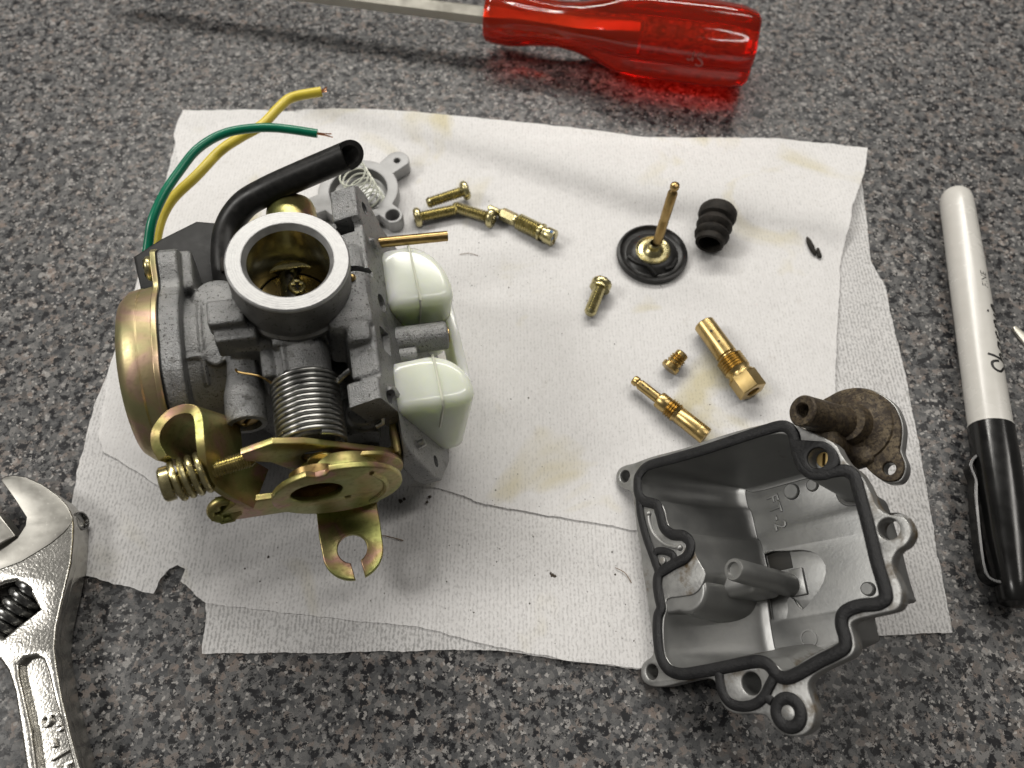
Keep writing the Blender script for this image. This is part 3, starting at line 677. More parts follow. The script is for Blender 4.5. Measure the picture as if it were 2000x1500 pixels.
# raised strip added for the bright reflected band in the bore, and the port
s = MB(); tube(s, [(-7.6, 8.6, -15.5), (-3, 8.9, -14.6), (3, 9.1, -14.6), (8.0, 8.2, -15.0)], 1.3, 10, sy=0.7); obj('reflected_band_strip', s, M['goldscrew'], carb)
s = MB(); solid(s, [(1.25, -0.8), (1.25, 0.15)], frame((6.7, 8.2, -13.6), (-0.35, -0.6, 0.8)), 20); obj('idle_port', s, M['dark_hole'], carb)
s = MB(); ball(s, (13.7, -0.4, -9.2), 0.95); obj('brass_ball_plug', s, M['brass'], carb)

phillips(frame((-14.2, -26.4, -21.5), (0, -1, 0), (0.5, 0, 1)), 2.7, 1.2, M['brass_old'], carb, 'pilot_air_screw', slot=True)
# --- diaphragm cap
s = MB(); lathe(s, [(22.4, -31.9), (22.2, -33.2), (21.7, -35.6), (21.9, -36.0), (21.4, -38.6), (19.6, -40.6), (17.6, -41.2), (12, -41.4), (1e-4, -41.4)], Tc, 96)
cap = obj('diaphragm_cap', s, M['gold_cap'], carb)
s = MB(); plate(s, flange_outline(22.5, 0.35), (), -32.4, -31.05, 0.25, Tc); obj('cap_flange', s, M['gold_cap'], cap)
s = MB(); plate(s, flange_outline(22.5, 0.1), (), -31.05, -30.85, 0.05, Tc); obj('cap_gasket', s, M['rubber'], cap)
for ca in (0.62, 3.76):
    T = frame((-32.4, CY+26.5*cos(ca), CZ+26.5*sin(ca)), (-1, 0, 0)); phillips(T, 3.1, 2.0, M['goldscrew'], carb, 'cap_screw')

# --- automatic choke, wires and hose
s = MB(); plate(s, [(-40, 32), (-33, 37), (-23.5, 42.0), (-15.5, 40.2), (-13, 34), (-13, 20), (-38.5, 21)], (), -57, -35.5, 0.9); obj('choke_housing', s, M['black_plastic'], carb)
s = MB(); box(s, (-17.8, 20.5, -50), (-14.6, 33.5, -30.5), 0.6); obj('choke_clamp', s, M['rubber_dull'], carb)
def wire(path, r, mat, name, core):
    p = smooth_path(path, 8); s = MB(); tube(s, p, r, 14); o = obj(name, s, mat, carb)
    d = (p[-1]-p[-3]).normalized(); s = MB()
    for k, (dx, dz, L) in enumerate(core):
        e = p[-1]
        tube(s, [e-d*0.6+Vector((0, dx, dz)), e+d*L*.5+Vector((0, dx*1.4, dz)), e+d*L+Vector((0, dx*2.4, dz*2.2))], 0.17, 6)
    obj('copper_strands', s, M['copper'], o); return o
wire(GREEN, 1.30, M['green'], 'green_wire', ((0.15, 0.2, 4.2), (-0.2, 0, 4.4), (0.1, -0.2, 3.6)))
wire(YELLOW, 1.50, M['yellow'], 'yellow_wire', ((0.3, 0.4, 1.8), (-0.3, 0.2, 1.5), (0.2, -0.3, 1.2), (0.5, 0.1, 1.4), (-0.1, 0.5, 1.6)))
hp = smooth_path(HOSE, 10)
CUT = (0.1, 0.7, -0.55)
s = MB(); tube(s, hp, 3.75, 28, caps=False, cut=CUT); n0 = len(hp)
hs = MB(); hs.v = s.v[:]; hs.f = s.f[:]
tube(hs, hp, 2.45, 28, caps=False, cut=CUT)
o1 = (n0-1)*28; o2 = len(s.v)+(n0-1)*28
for k in range(28): hs.f.append((o1+k, o1+(k+1) % 28, o2+(k+1) % 28, o2+k))
obj('vent_hose', hs, M['rubber'], carb)
s = MB(); solid(s, [(6.7, 26), (6.7, 37.0), (6.3, 38.7), (5.2, 39.7), (2, 40.1)], frame((2.0, 0, -30), (0, 1, 0), (1, 0, 0)), 48); obj('shaft_end_cup', s, M['gold'], carb)

# --- floats
def float_part(y0, y1, name, xoff, xright):
    s = MB(); zt, zb = -19.6, -50.5; v = []; f = []
    def ring(z, ins):
        ym = (y0+y1)/2; xl = A0.x-(EN.y*(ym-A0.y)+EN.z*(-20-A0.z)+0.20*EN.z*(z+20))/EN.x+xoff+ins; xr = xright-ins; ya, yb = y0+ins, y1-ins
        xl = min(xl, xr-3)
        rf = 3.2; pts = [(xl+1.2, ya), (xr-rf, ya)]+[(xr-rf+rf*sin(pi/2*k/6), ya+rf-rf*cos(pi/2*k/6)) for k in range(1, 7)]
        R = (yb-ya-rf)*0.96; Rx = min(9.5, xr-xl-0.5)
        for k in range(13):
            a = (pi/2)*k/12; pts.append((xr-Rx+Rx*cos(a), yb-R+R*sin(a)))
        pts += [(xl+1.8, yb-0.6), (xl, yb-2.6), (xl, ya+1.2)]
        return [(x, y, z) for x, y in pts]
    lv = [(zt-2.6*(1-cos(pi/2*k/6)), 2.6*(1-sin(pi/2*k/6))) for k in range(7)]+[(zt-2.6-k*2.4, 0) for k in range(1, 12)]+[(zb, 0.6), (zb-0.4, 1.5)]
    n = None
    for z, ins in lv:
        r = ring(z, ins); n = len(r); v += r
    for j in range(len(lv)-1):
        for k in range(n): f.append((j*n+k, j*n+(k+1) % n, (j+1)*n+(k+1) % n, (j+1)*n+k))
    f.append(tuple(range(n))); f.append(tuple((len(lv)-1)*n+k for k in range(n-1, -1, -1)))
    s.add(v, f); o = obj(name, s, M['float'], carb, sharp=50)
    s = MB(); xm = 30.2
    yb = y1-0.25
    tube(s, smooth_path([(xm, yb, -40), (xm, yb, -22), (xm, yb-0.75, zt-0.80), (xm, yb-2.4, zt-0.15), (xm, y0+2.6, zt-0.15), (xm, y0+0.85, zt-0.80), (xm, y0+0.14, -22.4), (xm, y0+0.14, -33)], 4), 0.36, 8)
    obj('moulding_seam', s, M['float_seam'], o); return o
float_part(-3.0, 15.4, 'float_chamber', -0.6, 39.2); float_part(-31.6, -17.6, 'float_chamber', -2.2, 38.4)
s = MB(); box(s, (37.6, -24, -44), (40.2, 8, -30), 0.5); obj('float_bridge', s, M['float'], carb)

# --- jet posts and overflow tube
Tx = lambda x, y, z: frame((x, y, z), (1, 0, 0), (0, 1, 0))
s = MB(); solid(s, [(3.7, -5), (3.7, 14.4), (3.4, 14.8), (2.2, 14.8), (2.2, 13)], Tx(21.2, -9.0, -27), 40); po = obj('main_jet_post', s, M['cast'], carb)
s = MB(); lathe(s, [(2.1, 13.6), (2.1, 15.3), (0.8, 15.3), (0.8, 14)], Tx(21.2, -9.0, -27), 24); obj('jet_seat', s, M['brass_old'], po)
s = MB(); solid(s, [(2.7, -5), (2.7, 6.0), (2.4, 6.3)], Tx(21.2, -13.4, -27.5), 32); obj('pilot_jet_post', s, M['cast'], carb)
s = MB(); lathe(s, [(1.38, -4), (1.38, 20.2), (1.0, 20.2), (1.0, 12)], Tx(20.8, 17.2, -20.5), 24); obj('overflow_tube', s, M['brass_old'], carb)
s = MB(); solid(s, [(1.0, -1.2), (1.0, 1.0), (0.8, 1.2)], Tf @ frame((-61.5, -20, 0.6), (0.25, 0, 1)), 16); obj('hinge_pin', s, M['spring'], carb)
s = MB(); tube(s, [Tf @ Vector(q) for q in ((-57.8, -10.8, -6.5), (-57.4, -10.6, -4.6), (-56.4, -10, -4.2))], 0.7, 10); obj('spring_anchor_pin', s, M['spring'], carb)

# --- return spring on the throttle shaft
hx = helix(7.25, 20.7, 36.6, 12.2, 32)
s = MB(); T = Ty(-0.6, 0, -20)
tube(s, [T @ Vector(q) for q in hx], 0.57, 12); sp = obj('return_spring', s, M['spring'], carb)
s = MB(); tube(s, smooth_path([(-14.5, -18.6, -12.6), (-14.0, -19.3, -13.2), (-10, -20.2, -14.5), (-7.4, -21.2, -17.2)], 5), 0.28, 6); obj('loose_wire_strand', s, M['brass_old'], carb)
s = MB(); tube(s, smooth_path([(6.4, -22.6, -18.5), (8.6, -21.6, -17.0), (10.2, -21.2, -15.8)], 5), 0.75, 10); obj('spring_hook', s, M['steel_dark'], sp)

# --- throttle linkage
Tl = lambda y: frame((0, y, 0), (0, -1, 0), (1, 0, 0))
s = MB(); plate(s, [(-15.2, -13.2), (-8.4, -10.0), (-2, -12.4), (15, -25.2), (18.6, -28.2), (19.2, -32), (13, -33), (6, -31), (0, -30), (-6, -27), (-10, -20), (-15, -17)], (circle(-0.8, -20, 2.6, 20),), 0, 1.6, 0.3, Tl(-37.4))
la = obj('stop_lever', s, M['gold'], carb)
s = MB(); box(s, (17.4, -39.0, -32.4), (19.2, -31.2, -26.4), 0.5); tube(s, [(17.2, -38.2, -29.5), (18.4, -37.6, -29.5)], 2.0, 10); obj('bent_tab', s, M['gold'], la)
dc = (3.4, -23.0)
ol = []
for i in range(72):
    a = 2*pi*i/72; r = 14.3
    d = (a-1.86+pi) % (2*pi)-pi
    if abs(d) < 0.13: r = 12.2
    if -1.5 < (a-4.9) < 0.3: r = 14.3-0.6*sin((a-3.4)/1.8*pi)
    ol.append((dc[0]+r*cos(a), dc[1]+r*sin(a)))
s = MB(); plate(s, ol, (circle(-1.2, -20.8, 5.6, 36), circle(5.2, -27.2, 0.75, 14)), 0, 1.5, 0.35, Tl(-46.0))
dr = obj('cable_drum', s, M['gold'], carb)
s = MB(); lathe(s, [(9.4, 0.2), (9.0, 1.6), (9.2, 3.0), (12.6, 5.2), (13.2, 6.0)], Tl(-40.2) @ Matrix.Translation((dc[0]+0.8, dc[1]-3.2, 0)), 60); obj('drum_groove', s, M['gold'], dr)
s = MB(); plate(s, circle(7.6, -30.0, 11.6, 64), (), 0, 1.2, 0.3, Tl(-40.2)); obj('drum_backplate', s, M['gold'], dr)
s = MB(); lathe(s, [(5.6, 6.0), (5.5, 2.6), (4.2, 2.2), (3.9, 3.8), (2.2, 3.8), (2.0, 2.4), (1e-4, 2.4)], Tl(-40.2) @ Matrix.Translation((-1.2, -20.8, 0)), 36); obj('shaft_nut', s, M['brass_old'], dr)
s = MB(); tube(s, smooth_path([(10.8, -47.4, -14.0), (13.6, -47.5, -20), (13.6, -47.5, -27), (10.5, -47.4, -33)], 6), 0.7, 8); obj('drum_bead', s, M['gold'], dr)
s = MB(); solid(s, [(2.9, 0), (2.9, 0.8), (2.7, 1.0)], frame((0.6, -40.6, -18.6), (0, -0.75, 0.65)) @ Matrix.Diagonal((1, 0.62, 1, 1)), 28); obj('lever_stud', s, M['gold'], la)

def ribbon(mb, path, wvec, th):
    P = [Vector(p) for p in path]; m = len(P); v = []; f = []
    for i in range(m):
        wv = Vector(wvec(i/(m-1))) if callable(wvec) else Vector(wvec)
        t = (P[min(i+1, m-1)]-P[max(i-1, 0)]).normalized(); nn = t.cross(wv).normalized()*th/2
        v += [P[i]+nn, P[i]-nn, P[i]-nn+wv, P[i]+nn+wv]
    for i in range(m-1):
        for k in range(4): f.append((i*4+k, i*4+(k+1) % 4, (i+1)*4+(k+1) % 4, (i+1)*4+k))
    f.append((3, 2, 1, 0)); f.append(tuple((m-1)*4+k for k in range(4)))
    return mb.add(v, f)
s = MB(); ribbon(s, smooth_path(STRAP, 6), lambda t: Vector((7.5, 3.5, -25)).lerp(Vector((6.0, 3.0, -12.5)), max(0, min(1, (t-0.36)/0.2))).lerp(Vector((4.0, 9.5, -2.0)), max(0, min(1, (t-0.66)/0.28))), 2.0); st = obj('idle_bracket', s, M['gold'], carb, sharp=40)
bv = st.modifiers.new('b', 'BEVEL'); bv.width = 0.0004; bv.segments = 2; bv.limit_method = 'ANGLE'
# idle stop screw with its spring
i0, i1, i2 = [Vector(q) for q in IDLE]
d = (i2-i0).normalized(); T = frame(i0-d*1.0, d); L = (i2-i0).length
pr = [(1e-4, 0), (3.4, 0), (3.8, 0.5), (3.8, 2.2), (1.9, 2.4)]
z = 2.6
while z < L+0.6: pr += [(2.0, z), (1.72, z+0.28)]; z += 0.56
pr += [(1.4, L+1.0), (1e-4, L+1.0)]
s = MB(); lathe(s, pr, T, 24); isx = obj('idle_screw', s, M['goldscrew'], carb)
s = MB(); tube(s, [T @ Vector(q) for q in helix(4.0, 2.7, 9.6, 3.9, 28)], 0.70, 10); obj('idle_spring', s, M['goldscrew'], isx)
phillips(frame((-22.3, -41.6, -35.0), (0.05, -0.88, 0.35)), 4.1, 2.6, M['gold'], carb, 'bracket_screw')
# cable bracket with open fork
s = MB(); plate(s, [(-24, -35), (-19, -29), (-10, -30), (0, -32), (14, -34), (15, -38), (12.4, -47.5), (-2.6, -47.5), (-4.5, -43), (-10, -41), (-22, -40)], (), 0, 1.7, 0.3, Tl(-42.2)); br = obj('cable_bracket', s, M['gold'], carb)
fo = []
fc = Vector((4.8, -54.6)); 
fo += [(-2.6, -43.6), (-2.8, -50)]
sl = 1.25
a_s = -pi/2+0.10
for k in range(13):
    a = pi+0.15+(a_s-0.16-(-pi+0.15))*k/12; fo.append((fc.x+7.4*cos(a), fc.y+7.4*sin(a)))
for k in range(21):
    a = (a_s-0.34)-(2*pi-0.68)*k/20; fo.append((fc.x-0.1+3.6*cos(a), fc.y+0.4+3.6*sin(a)))
for k in range(13):
    a = a_s+0.16+(0-0.05-a_s-0.16)*k/12; fo.append((fc.x+7.4*cos(a), fc.y+7.4*sin(a)))
fo += [(12.4, -50), (12.4, -43.6)]
s = MB(); plate(s, fo, (), -48.2, -46.5, 0.35); obj('cable_fork', s, M['gold'], br)
# ------------------------------------------------------------------ float bowl (local frame: rim in the xy plane, z out of the bowl)
bowl = thing('float_bowl', 'upturned grey metal float bowl with black gasket, tilted on the paper towel', 'float bowl', PB, MB_ROT)
BO = [(p.x, p.y) for p in smooth_path([(x, y, 0) for x, y in BOWL_OUT], 3, True)]
BI = [(p.x, p.y) for p in smooth_path([(x, y, 0) for x, y in BOWL_IN], 3, True)]
s = MB(); plate(s, BO, (BI, circle(*B_LUG_TL, 1.7, 24), circle(*B_LUG_BL, 1.8, 24), circle(*B_LUG_R, 2.2, 24), circle(*B_HOLE_BIG, 2.4, 28), circle(*B_PADC, 2.4, 28)), -3.6, 0, 0.3)
obj('rim', s, M['bowl_rim'], bowl)
for nm in (B_LUG_TL, B_LUG_BL):
    s = MB(); lathe(s, [(1.75, -0.5), (1.7, -6.0), (1e-4, -6.0)], Matrix.Translation((*nm, 0)), 24); lathe(s, [(3.3, -3.4), (3.1, -6.2), (1e-4, -6.2)], Matrix.Translation((*nm, 0)), 24); obj('screw_lug', s, M['bowl_rim'], bowl)
s = MB(); lathe(s, [(2.4, -0.5), (2.3, -9), (1e-4, -9)], Matrix.Translation((*B_HOLE_BIG, 0)), 28); lathe(s, [(4.6, -3.5), (4.2, -10), (1e-4, -10)], Matrix.Translation((*B_HOLE_BIG, 0)), 28); obj('fuel_passage', s, M['bowl'], bowl)
s = MB(); lathe(s, [(2.2, -0.4), (2.25, -4.5)], Matrix.Translation((*B_LUG_R, 0)), 24); lathe(s, [(3.9, -3.5), (3.8, -4.6), (2.25, -4.6)], Matrix.Translation((*B_LUG_R, 0)), 24); obj('screw_lug', s, M['bowl_rim'], bowl)
FLOOR = -22.0
cx, cy = 33.0, -2.0
def shrink(p, fz, off=0.0):
    x, y = p
    g = 0.6*fz**1.4+0.4*(1-math.sqrt(max(0.0, 1-fz*fz)))
    dx, dy = x-cx, y-cy; L = hypot(dx, dy) or 1
    x -= dx/L*(1.6*fz)-dx/L*off; y -= dy/L*(1.6*fz)-dy/L*off
    if x < 25: x += (25-x)*0.86*g
    if y > 10: y -= (y-10)*0.30*g
    if off > 0:
        if x > 46: x -= (x-46)*0.55*fz
        if y < -18: y -= (y+18)*0.45*fz
    return (x, y)
def loft(mb, poly, levels):
    n = len(poly); v = []; f = []
    for fz, z, off in levels: v += [(*shrink(p, fz, off), z) for p in poly]
    for j in range(len(levels)-1):
        for k in range(n): f.append((j*n+k, j*n+(k+1) % n, (j+1)*n+(k+1) % n, (j+1)*n+k))
    return mb.add(v, f)
lv = [(sin(pi/2*i/20), FLOOR*sin(pi/2*i/20), 0) for i in range(21)]
s = MB(); lathe(s, [], None) if False else None
loft(s, BI, [(0, -0.15, 0), (0, -0.6, -0.05)]+lv[1:-3]+[(0.985, FLOOR+0.45, -0.1), (0.998, FLOOR+0.12, -0.4), (1.0, FLOOR+0.03, -1.2)])
obj('inner_wall', s, M['bowl'], bowl, sharp=50)
floor_poly = [shrink(p, 1.0, -1.2) for p in BI]
rec = [(p.x, p.y) for p in smooth_path([(x, y, 0) for x, y in RECESS], 2, True)]
s = MB(); plate(s, floor_poly, (rec,), FLOOR-1.2, FLOOR+0.02, 0.25); fl = obj('floor', s, M['bowl'], bowl)
s = MB(); plate(s, [(x+(x-33)*.1, y+(y+8)*.1) for x, y in rec], (), FLOOR-3.0, FLOOR-1.6, 0.2); obj('sump', s, M['bowl'], fl)
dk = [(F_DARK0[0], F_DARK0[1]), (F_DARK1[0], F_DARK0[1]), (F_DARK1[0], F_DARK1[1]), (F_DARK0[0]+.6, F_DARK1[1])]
s = MB(); box(s, (min(p[0] for p in dk), min(p[1] for p in dk), FLOOR-2.6), (max(p[0] for p in dk), max(p[1] for p in dk), FLOOR-1.45), 0.1); obj('sump_well', s, M['dark_hole'], fl)  # dark block, its colour giving the shade of an open well
s = MB(); box(s, (F_DARK1[0]-1, F_DARK1[1]-7.0, FLOOR-2), (F_DARK1[0]+2.6, F_DARK1[1]-0.4, FLOOR-0.7), 0.3); obj('sump_step', s, M['bowl'], fl)
for p, r, h in ((F_BUMP1, 2.0, 0.8), (F_BUMP2, 1.5, 0.7), (F_PEG, 1.5, 1.3)):
    s = MB(); solid(s, [(r+.15, FLOOR), (r, FLOOR+h-.2), (r-.25, FLOOR+h)], Matrix.Translation((*p, 0)), 28); obj('ejector_mark', s, M['bowl'], fl)
s = MB(); lathe(s, [(2.15, FLOOR), (2.1, FLOOR+.22), (1.75, FLOOR+.22), (1.7, FLOOR)], Matrix.Translation((*F_CIRC, 0)), 32); obj('cavity_ring', s, M['bowl'], fl)
s = MB(); d = Vector((F_FT_BOT[0]-F_FT_TOP[0], F_FT_BOT[1]-F_FT_TOP[1], 0)).normalized()
text_mb(s, 'FT-2', 4.6, 0.3, frame((F_FT_TOP[0]+0.2, F_FT_TOP[1]+0.5, FLOOR+0.1), (0, 0, 1), d), spacing=1.12, bev=0.10); obj('cast_lettering', s, M['bowl'], fl, sharp=30)
# outer shell under the rim
s = MB(); loft(s, BI, [(0, -3.2, 1.0)]+[(i/10, -3.2+(FLOOR-1.6+3.2)*i/10, 0.9) for i in range(1, 11)]+[(1.0, FLOOR-3.2, 0.2)])
n = len(BI); s.f.append(tuple(len(s.v)-n+k for k in range(n))); obj('outer_shell', s, M['bowl_rim'], bowl, sharp=50)
s = MB(); solid(s, [(7, -24), (6.5, -30), (4.2, -32), (4.0, -38.5), (3.5, -39)], Matrix.Translation((33, -4, 0)), 32); obj('drain_boss', s, M['bowl_rim'], bowl)
# standpipe and D-shaped boss
pt, pb_ = Vector(POST_TOP), Vector(POST_BASE)
ax = (pt-pb_).normalized(); T = frame(pb_-ax*1.5, ax); L = (pt-pb_).length+1.5
s = MB(); lathe(s, [(2.9, 0), (2.7, L-0.5), (2.45, L), (1.75, L), (1.6, L-0.9), (1e-4, L-0.9)], T, 32); obj('standpipe', s, M['bowl'], bowl)
s = MB(); solid(s, [(7.0, FLOOR), (6.4, -8), (5.6, -0.9), (5.2, -0.3)], Matrix.Translation((14.2, -9.2, 0)) , 32); box(s, (5, -14.0, -12), (15.4, -5.2, -0.35), 0.5)
obj('jet_boss', cast(s, 0.4, 4), M['bowl'], bowl)
s = MB(); box(s, (16, -11.4, FLOOR-0.5), (28.5, -5.0, -7.5), 2.8, None, 5); obj('boss_web', s, M['bowl'], bowl)
# gasket: one moulded seal
s = MB()
gw = dict(n=12, sy=0.45, up=(0, 0, 1))
g3 = lambda L, z=0.32: [(x, y, z) for x, y in L]
tube(s, smooth_path(g3(GASKET), 5, True), 1.38, closed=True, **gw)
for q in (GASKET2, GASKET3): tube(s, smooth_path(g3(q), 5), 1.12, **gw)
tube(s, g3(GASKET4), 1.0, **gw); tube(s, smooth_path(g3(GASKET5), 5), 0.95, **gw)
tube(s, g3(circle(*B_RINGC, 2.75, 32)), 1.35, closed=True, **gw)
gk = obj('gasket', s, M['gasket'], bowl, weld=False)
pc = Vector(B_PADC)
pad = [(pc.x-5.6, pc.y+6.2), (pc.x-4.4, pc.y+1.5), (pc.x-3.4, pc.y-1.6), (pc.x-1.2, pc.y-3.4), (pc.x+1.8, pc.y-3.6), (pc.x+4.4, pc.y-2.6), (pc.x+4.2, pc.y+0.6), (pc.x+2.6, pc.y+3.0), (pc.x+0.4, pc.y+4.0), (pc.x-3.2, pc.y+5.4)]
pad = [(p.x, p.y) for p in smooth_path([(x, y, 0) for x, y in pad], 4, True)]
s = MB(); plate(s, pad, (circle(pc.x, pc.y, 2.35, 28),), 0.02, 0.95, 0.3); obj('gasket_pad', s, M['gasket'], gk)
s = MB(); lathe(s, [(2.3, 0.5), (2.3, -3.2), (1e-4, -3.2)], Matrix.Translation((pc.x, pc.y, 0)), 28); obj('mixture_well', s, M['bowl'], bowl)
phillips(frame((pc.x+0.35, pc.y+0.1, -3.0), (0, 0, 1), (0.3, 1, 0)), 1.75, 1.5, M['brass'], bowl, 'brass_plug_screw', slot=True, dome=0.12)
s = MB(); solid(s, [(1.55, -0.5), (1.5, 0.45), (1.3, 0.55)], Matrix.Translation((*B_RINGC, 0)), 24); obj('locating_stud', s, M['bowl_rim'], bowl)
s = MB(); solid(s, [(0.95, -0.5), (0.95, 0.65), (0.8, 0.75)], Matrix.Translation((*B_PEG, 0)), 20); obj('locating_stud', s, M['bowl_rim'], bowl)
s = MB(); tube(s, smooth_path(g3(RIBLET, 0.25), 5), 0.45, 8); ball(s, (*RIBLET[0], 0.25), 0.75); ball(s, (*RIBLET[-1], 0.25), 0.8); obj('fuel_channel_rib', s, M['bowl_rim'], bowl)
# accelerator pump side: threaded tube and round flange
PD = [(p.x, p.y) for p in smooth_path([(x, y, 0) for x, y in PUMP_DISC], 4, True)]
s = MB(); plate(s, PD, (circle(*PUMP_HOLE, 1.5, 24),), -14.2, -13.0, 0.25); pm = obj('pump_flange', s, M['oily'], bowl)
s = MB(); plate(s, [(x+0.3*(x-PUMP_C[0])/12, y+0.3*(y-PUMP_C[1])/12) for x, y in PD], (circle(*PUMP_HOLE, 1.5, 24),), -16.6, -13.9, 0.3); obj('flange_edge', s, M['bowl_rim'], pm)
s = MB(); solid(s, [(8.8, -13.2), (8.4, -12.5), (6.4, -12.2), (5.0, -11.0), (4.4, -8)], Matrix.Translation((PUMP_C[0]-.6, PUMP_C[1]+.4, 0)), 48); obj('pump_shoulder', s, M['oily'], pm)
tt = Vector(TUBE_TOP); tb = Vector((PUMP_C[0]-1.2, PUMP_C[1]+0.6, -12)); ax = (tt-tb).normalized(); L = (tt-tb).length
T = frame(tb, ax)
pr = [(4.6, 0), (3.9, 4), (3.6, L-0.4), (3.3, L), (1.9, L)]
for k in range(7): pr += [(1.6, L-0.5-k*.6), (1.9, L-0.8-k*.6)]
pr += [(1e-4, L-5.2)]
s = MB(); lathe(s, pr, T, 36); obj('plunger_tube', s, M['oily'], pm)
s = MB(); box(s, (50.5, 14.5, -15), (57.5, 23.0, -2.0), 2.0); box(s, (52, 12, -15.5), (61, 20, -11.5), 1.4); obj('pump_neck', cast(s, 0.5, 6), M['oily'], pm)
s = MB(); solid(s, [(7, -16.2), (6.4, -19), (4, -20)], Matrix.Translation((PUMP_C[0], PUMP_C[1], 0)), 40); obj('pump_chamber', s, M['oily'], pm)

# ------------------------------------------------------------------ loose parts on the towel
TOP = 1.95
def lying(name, label, cat, a, b, r, group=None, z=None, tilt=0.0):
    """an Empty at one end of a part that lies from a to b; z axis along the part"""
    a = Vector((*a, (TOP if z is None else z)+r)); b_ = Vector((*b, (TOP if z is None else z)+r+tilt))
    return thing(name, label, cat, a, axis_R(b_-a, (0, 0, 1)), group), (b_-a).length
def thread(r, z0, z1, p=0.5, depth=0.26):
    depth *= 1.35
    out = []; z = z0
    while z < z1-p: out += [(r-depth, z), (r, z+p*0.5)]; z += p
    out.append((r-depth, z1)); return out
def pan_screw(label, head, tip, group, z=None, tilt=0.0, washer=False, R=3.25, r=1.95):
    t, L = lying('machine_screw', label, 'screw', head, tip, R if z is None else 0, group, z, tilt)
    phillips(frame((0, 0, 2.3), (0, 0, -1)), R, 2.3, M['goldscrew'], t, 'screw_head', dome=0.3)
    s = MB(); solid(s, [(r, 2.2)]+thread(r, 2.8, L, 0.85, 0.34)+[(r*.6, L+.3)], None, 24); obj('threaded_shank', s, M['goldscrew'], t)
    if washer:
        s = MB(); lathe(s, [(1.9, 2.4), (3.1, 2.4), (3.25, 2.7), (3.2, 3.2), (1.9, 3.3)], None, 32); obj('washer', s, M['goldscrew'], t)
    return t
G = 'bowl screws in a small pile'
pan_screw('short gold screw lying across two others, its head towards the mixture screw', (-14.6, 70.2), (-28.0, 65.0), G, z=6.3, tilt=-0.8)
pan_screw('gold screw pointing its head at the brass overflow tube, beneath another screw', (-32.2, 59.6), (-18.7, 63.4), G, z=4.4, tilt=-0.2)
pan_screw('gold screw with its head touching the pointed mixture screw', (-5.8, 59.2), (-19.4, 64.6), G, z=4.4, tilt=-0.2)
pan_screw('single gold screw with captive washer beside the black diaphragm', (28.4, 33.8), (23.8, 22.2), None, washer=True, tilt=-1.0)

t, L = lying('mixture_screw', 'brass-gold mixture screw with long thread and blue-marked slotted head', 'screw', (13.6, 50.8), (-7.6, 64.6), 2.9, tilt=-1.0)
s = MB(); plate(s, circle(0, 0, 2.75, 32), ([(2.6, .45), (2.6, -.45), (-2.6, -.45), (-2.6, .45)],), 0, 3.0, 0.2); hd = obj('slotted_head', s, M['goldscrew'], t)
s = MB(); solid(s, [(1.9, 1.5), (2.3, 3.0), (2.2, 4.4), (3.0, 4.5), (3.0, 5.2), (2.2, 5.4)]+thread(2.75, 5.8, 14.2, 0.9, 0.42)+[(2.1, 14.4), (2.1, 15.2)], None, 28); obj('threaded_body', s, M['goldscrew'], t)
s = MB(); solid(s, [(2.15, 15.0), (2.15, 20.2), (1.3, 21.2), (1.0, 22.2), (1.0, L), (.6, L+.4)], None, 6); obj('hex_tip', s, M['goldscrew'], t, sharp=20)
s = MB(); box(s, (0.3, -1.9, -0.06), (1.7, -0.4, 0.5), 0.1); box(s, (1.9, -.6, .3), (2.85, .5, 1.6), 0.1); obj('paint_mark', s, M['blue_paint'], hd)

t = thing('pump_diaphragm', 'black rubber pump diaphragm disc with an upright brass rod', 'diaphragm', (45.2, 45.9, TOP-0.1))
s = MB(); lathe(s, [(1e-4, 0.1), (10.2, 0), (11.3, 0.4), (11.5, 1.2), (11.2, 2.1), (10.5, 2.3), (10.0, 1.7), (9.4, 1.3), (8.4, 1.25), (7.0, 2.2), (5.8, 2.9), (1e-4, 2.9)], None, 72); obj('rubber_disc', s, M['rubber'], t)
s = MB(); tube(s, smooth_path([(-7.6, -1.5, 1.75), (-5.5, -4.0, 2.2), (-2, -5.8, 2.5), (0.5, -8.6, 1.6)], 5), 0.9, 8); tube(s, smooth_path([(3.5, -6.5, 1.8), (5.8, -5.4, 1.8), (7.6, -2.5, 1.6)], 5), 0.6, 8); obj('rubber_fold', s, M['rubber'], t)
s = MB(); lathe(s, [(5.5, 2.9), (5.55, 3.4), (5.2, 3.6), (4.6, 3.2), (3.4, 3.4), (2.6, 4.4), (1.9, 4.8), (1.9, 6.4), (1.5, 6.8)], None, 48); obj('metal_washer', s, M['goldscrew'], t)
s = MB(); solid(s, [(1.5, 3), (1.5, 15.5), (1.35, 15.8), (1.35, 16.4), (1.5, 16.6), (1.5, 26.6), (1.2, 27.2), (0.95, 27.6), (1.3, 28.2), (1.45, 29.0), (1.2, 29.8), (0.6, 30.2)], frame((0.4, -0.2, 0), (0.075, 0.13, 1)), 24); obj('plunger_rod', s, M['brass_old'], t)

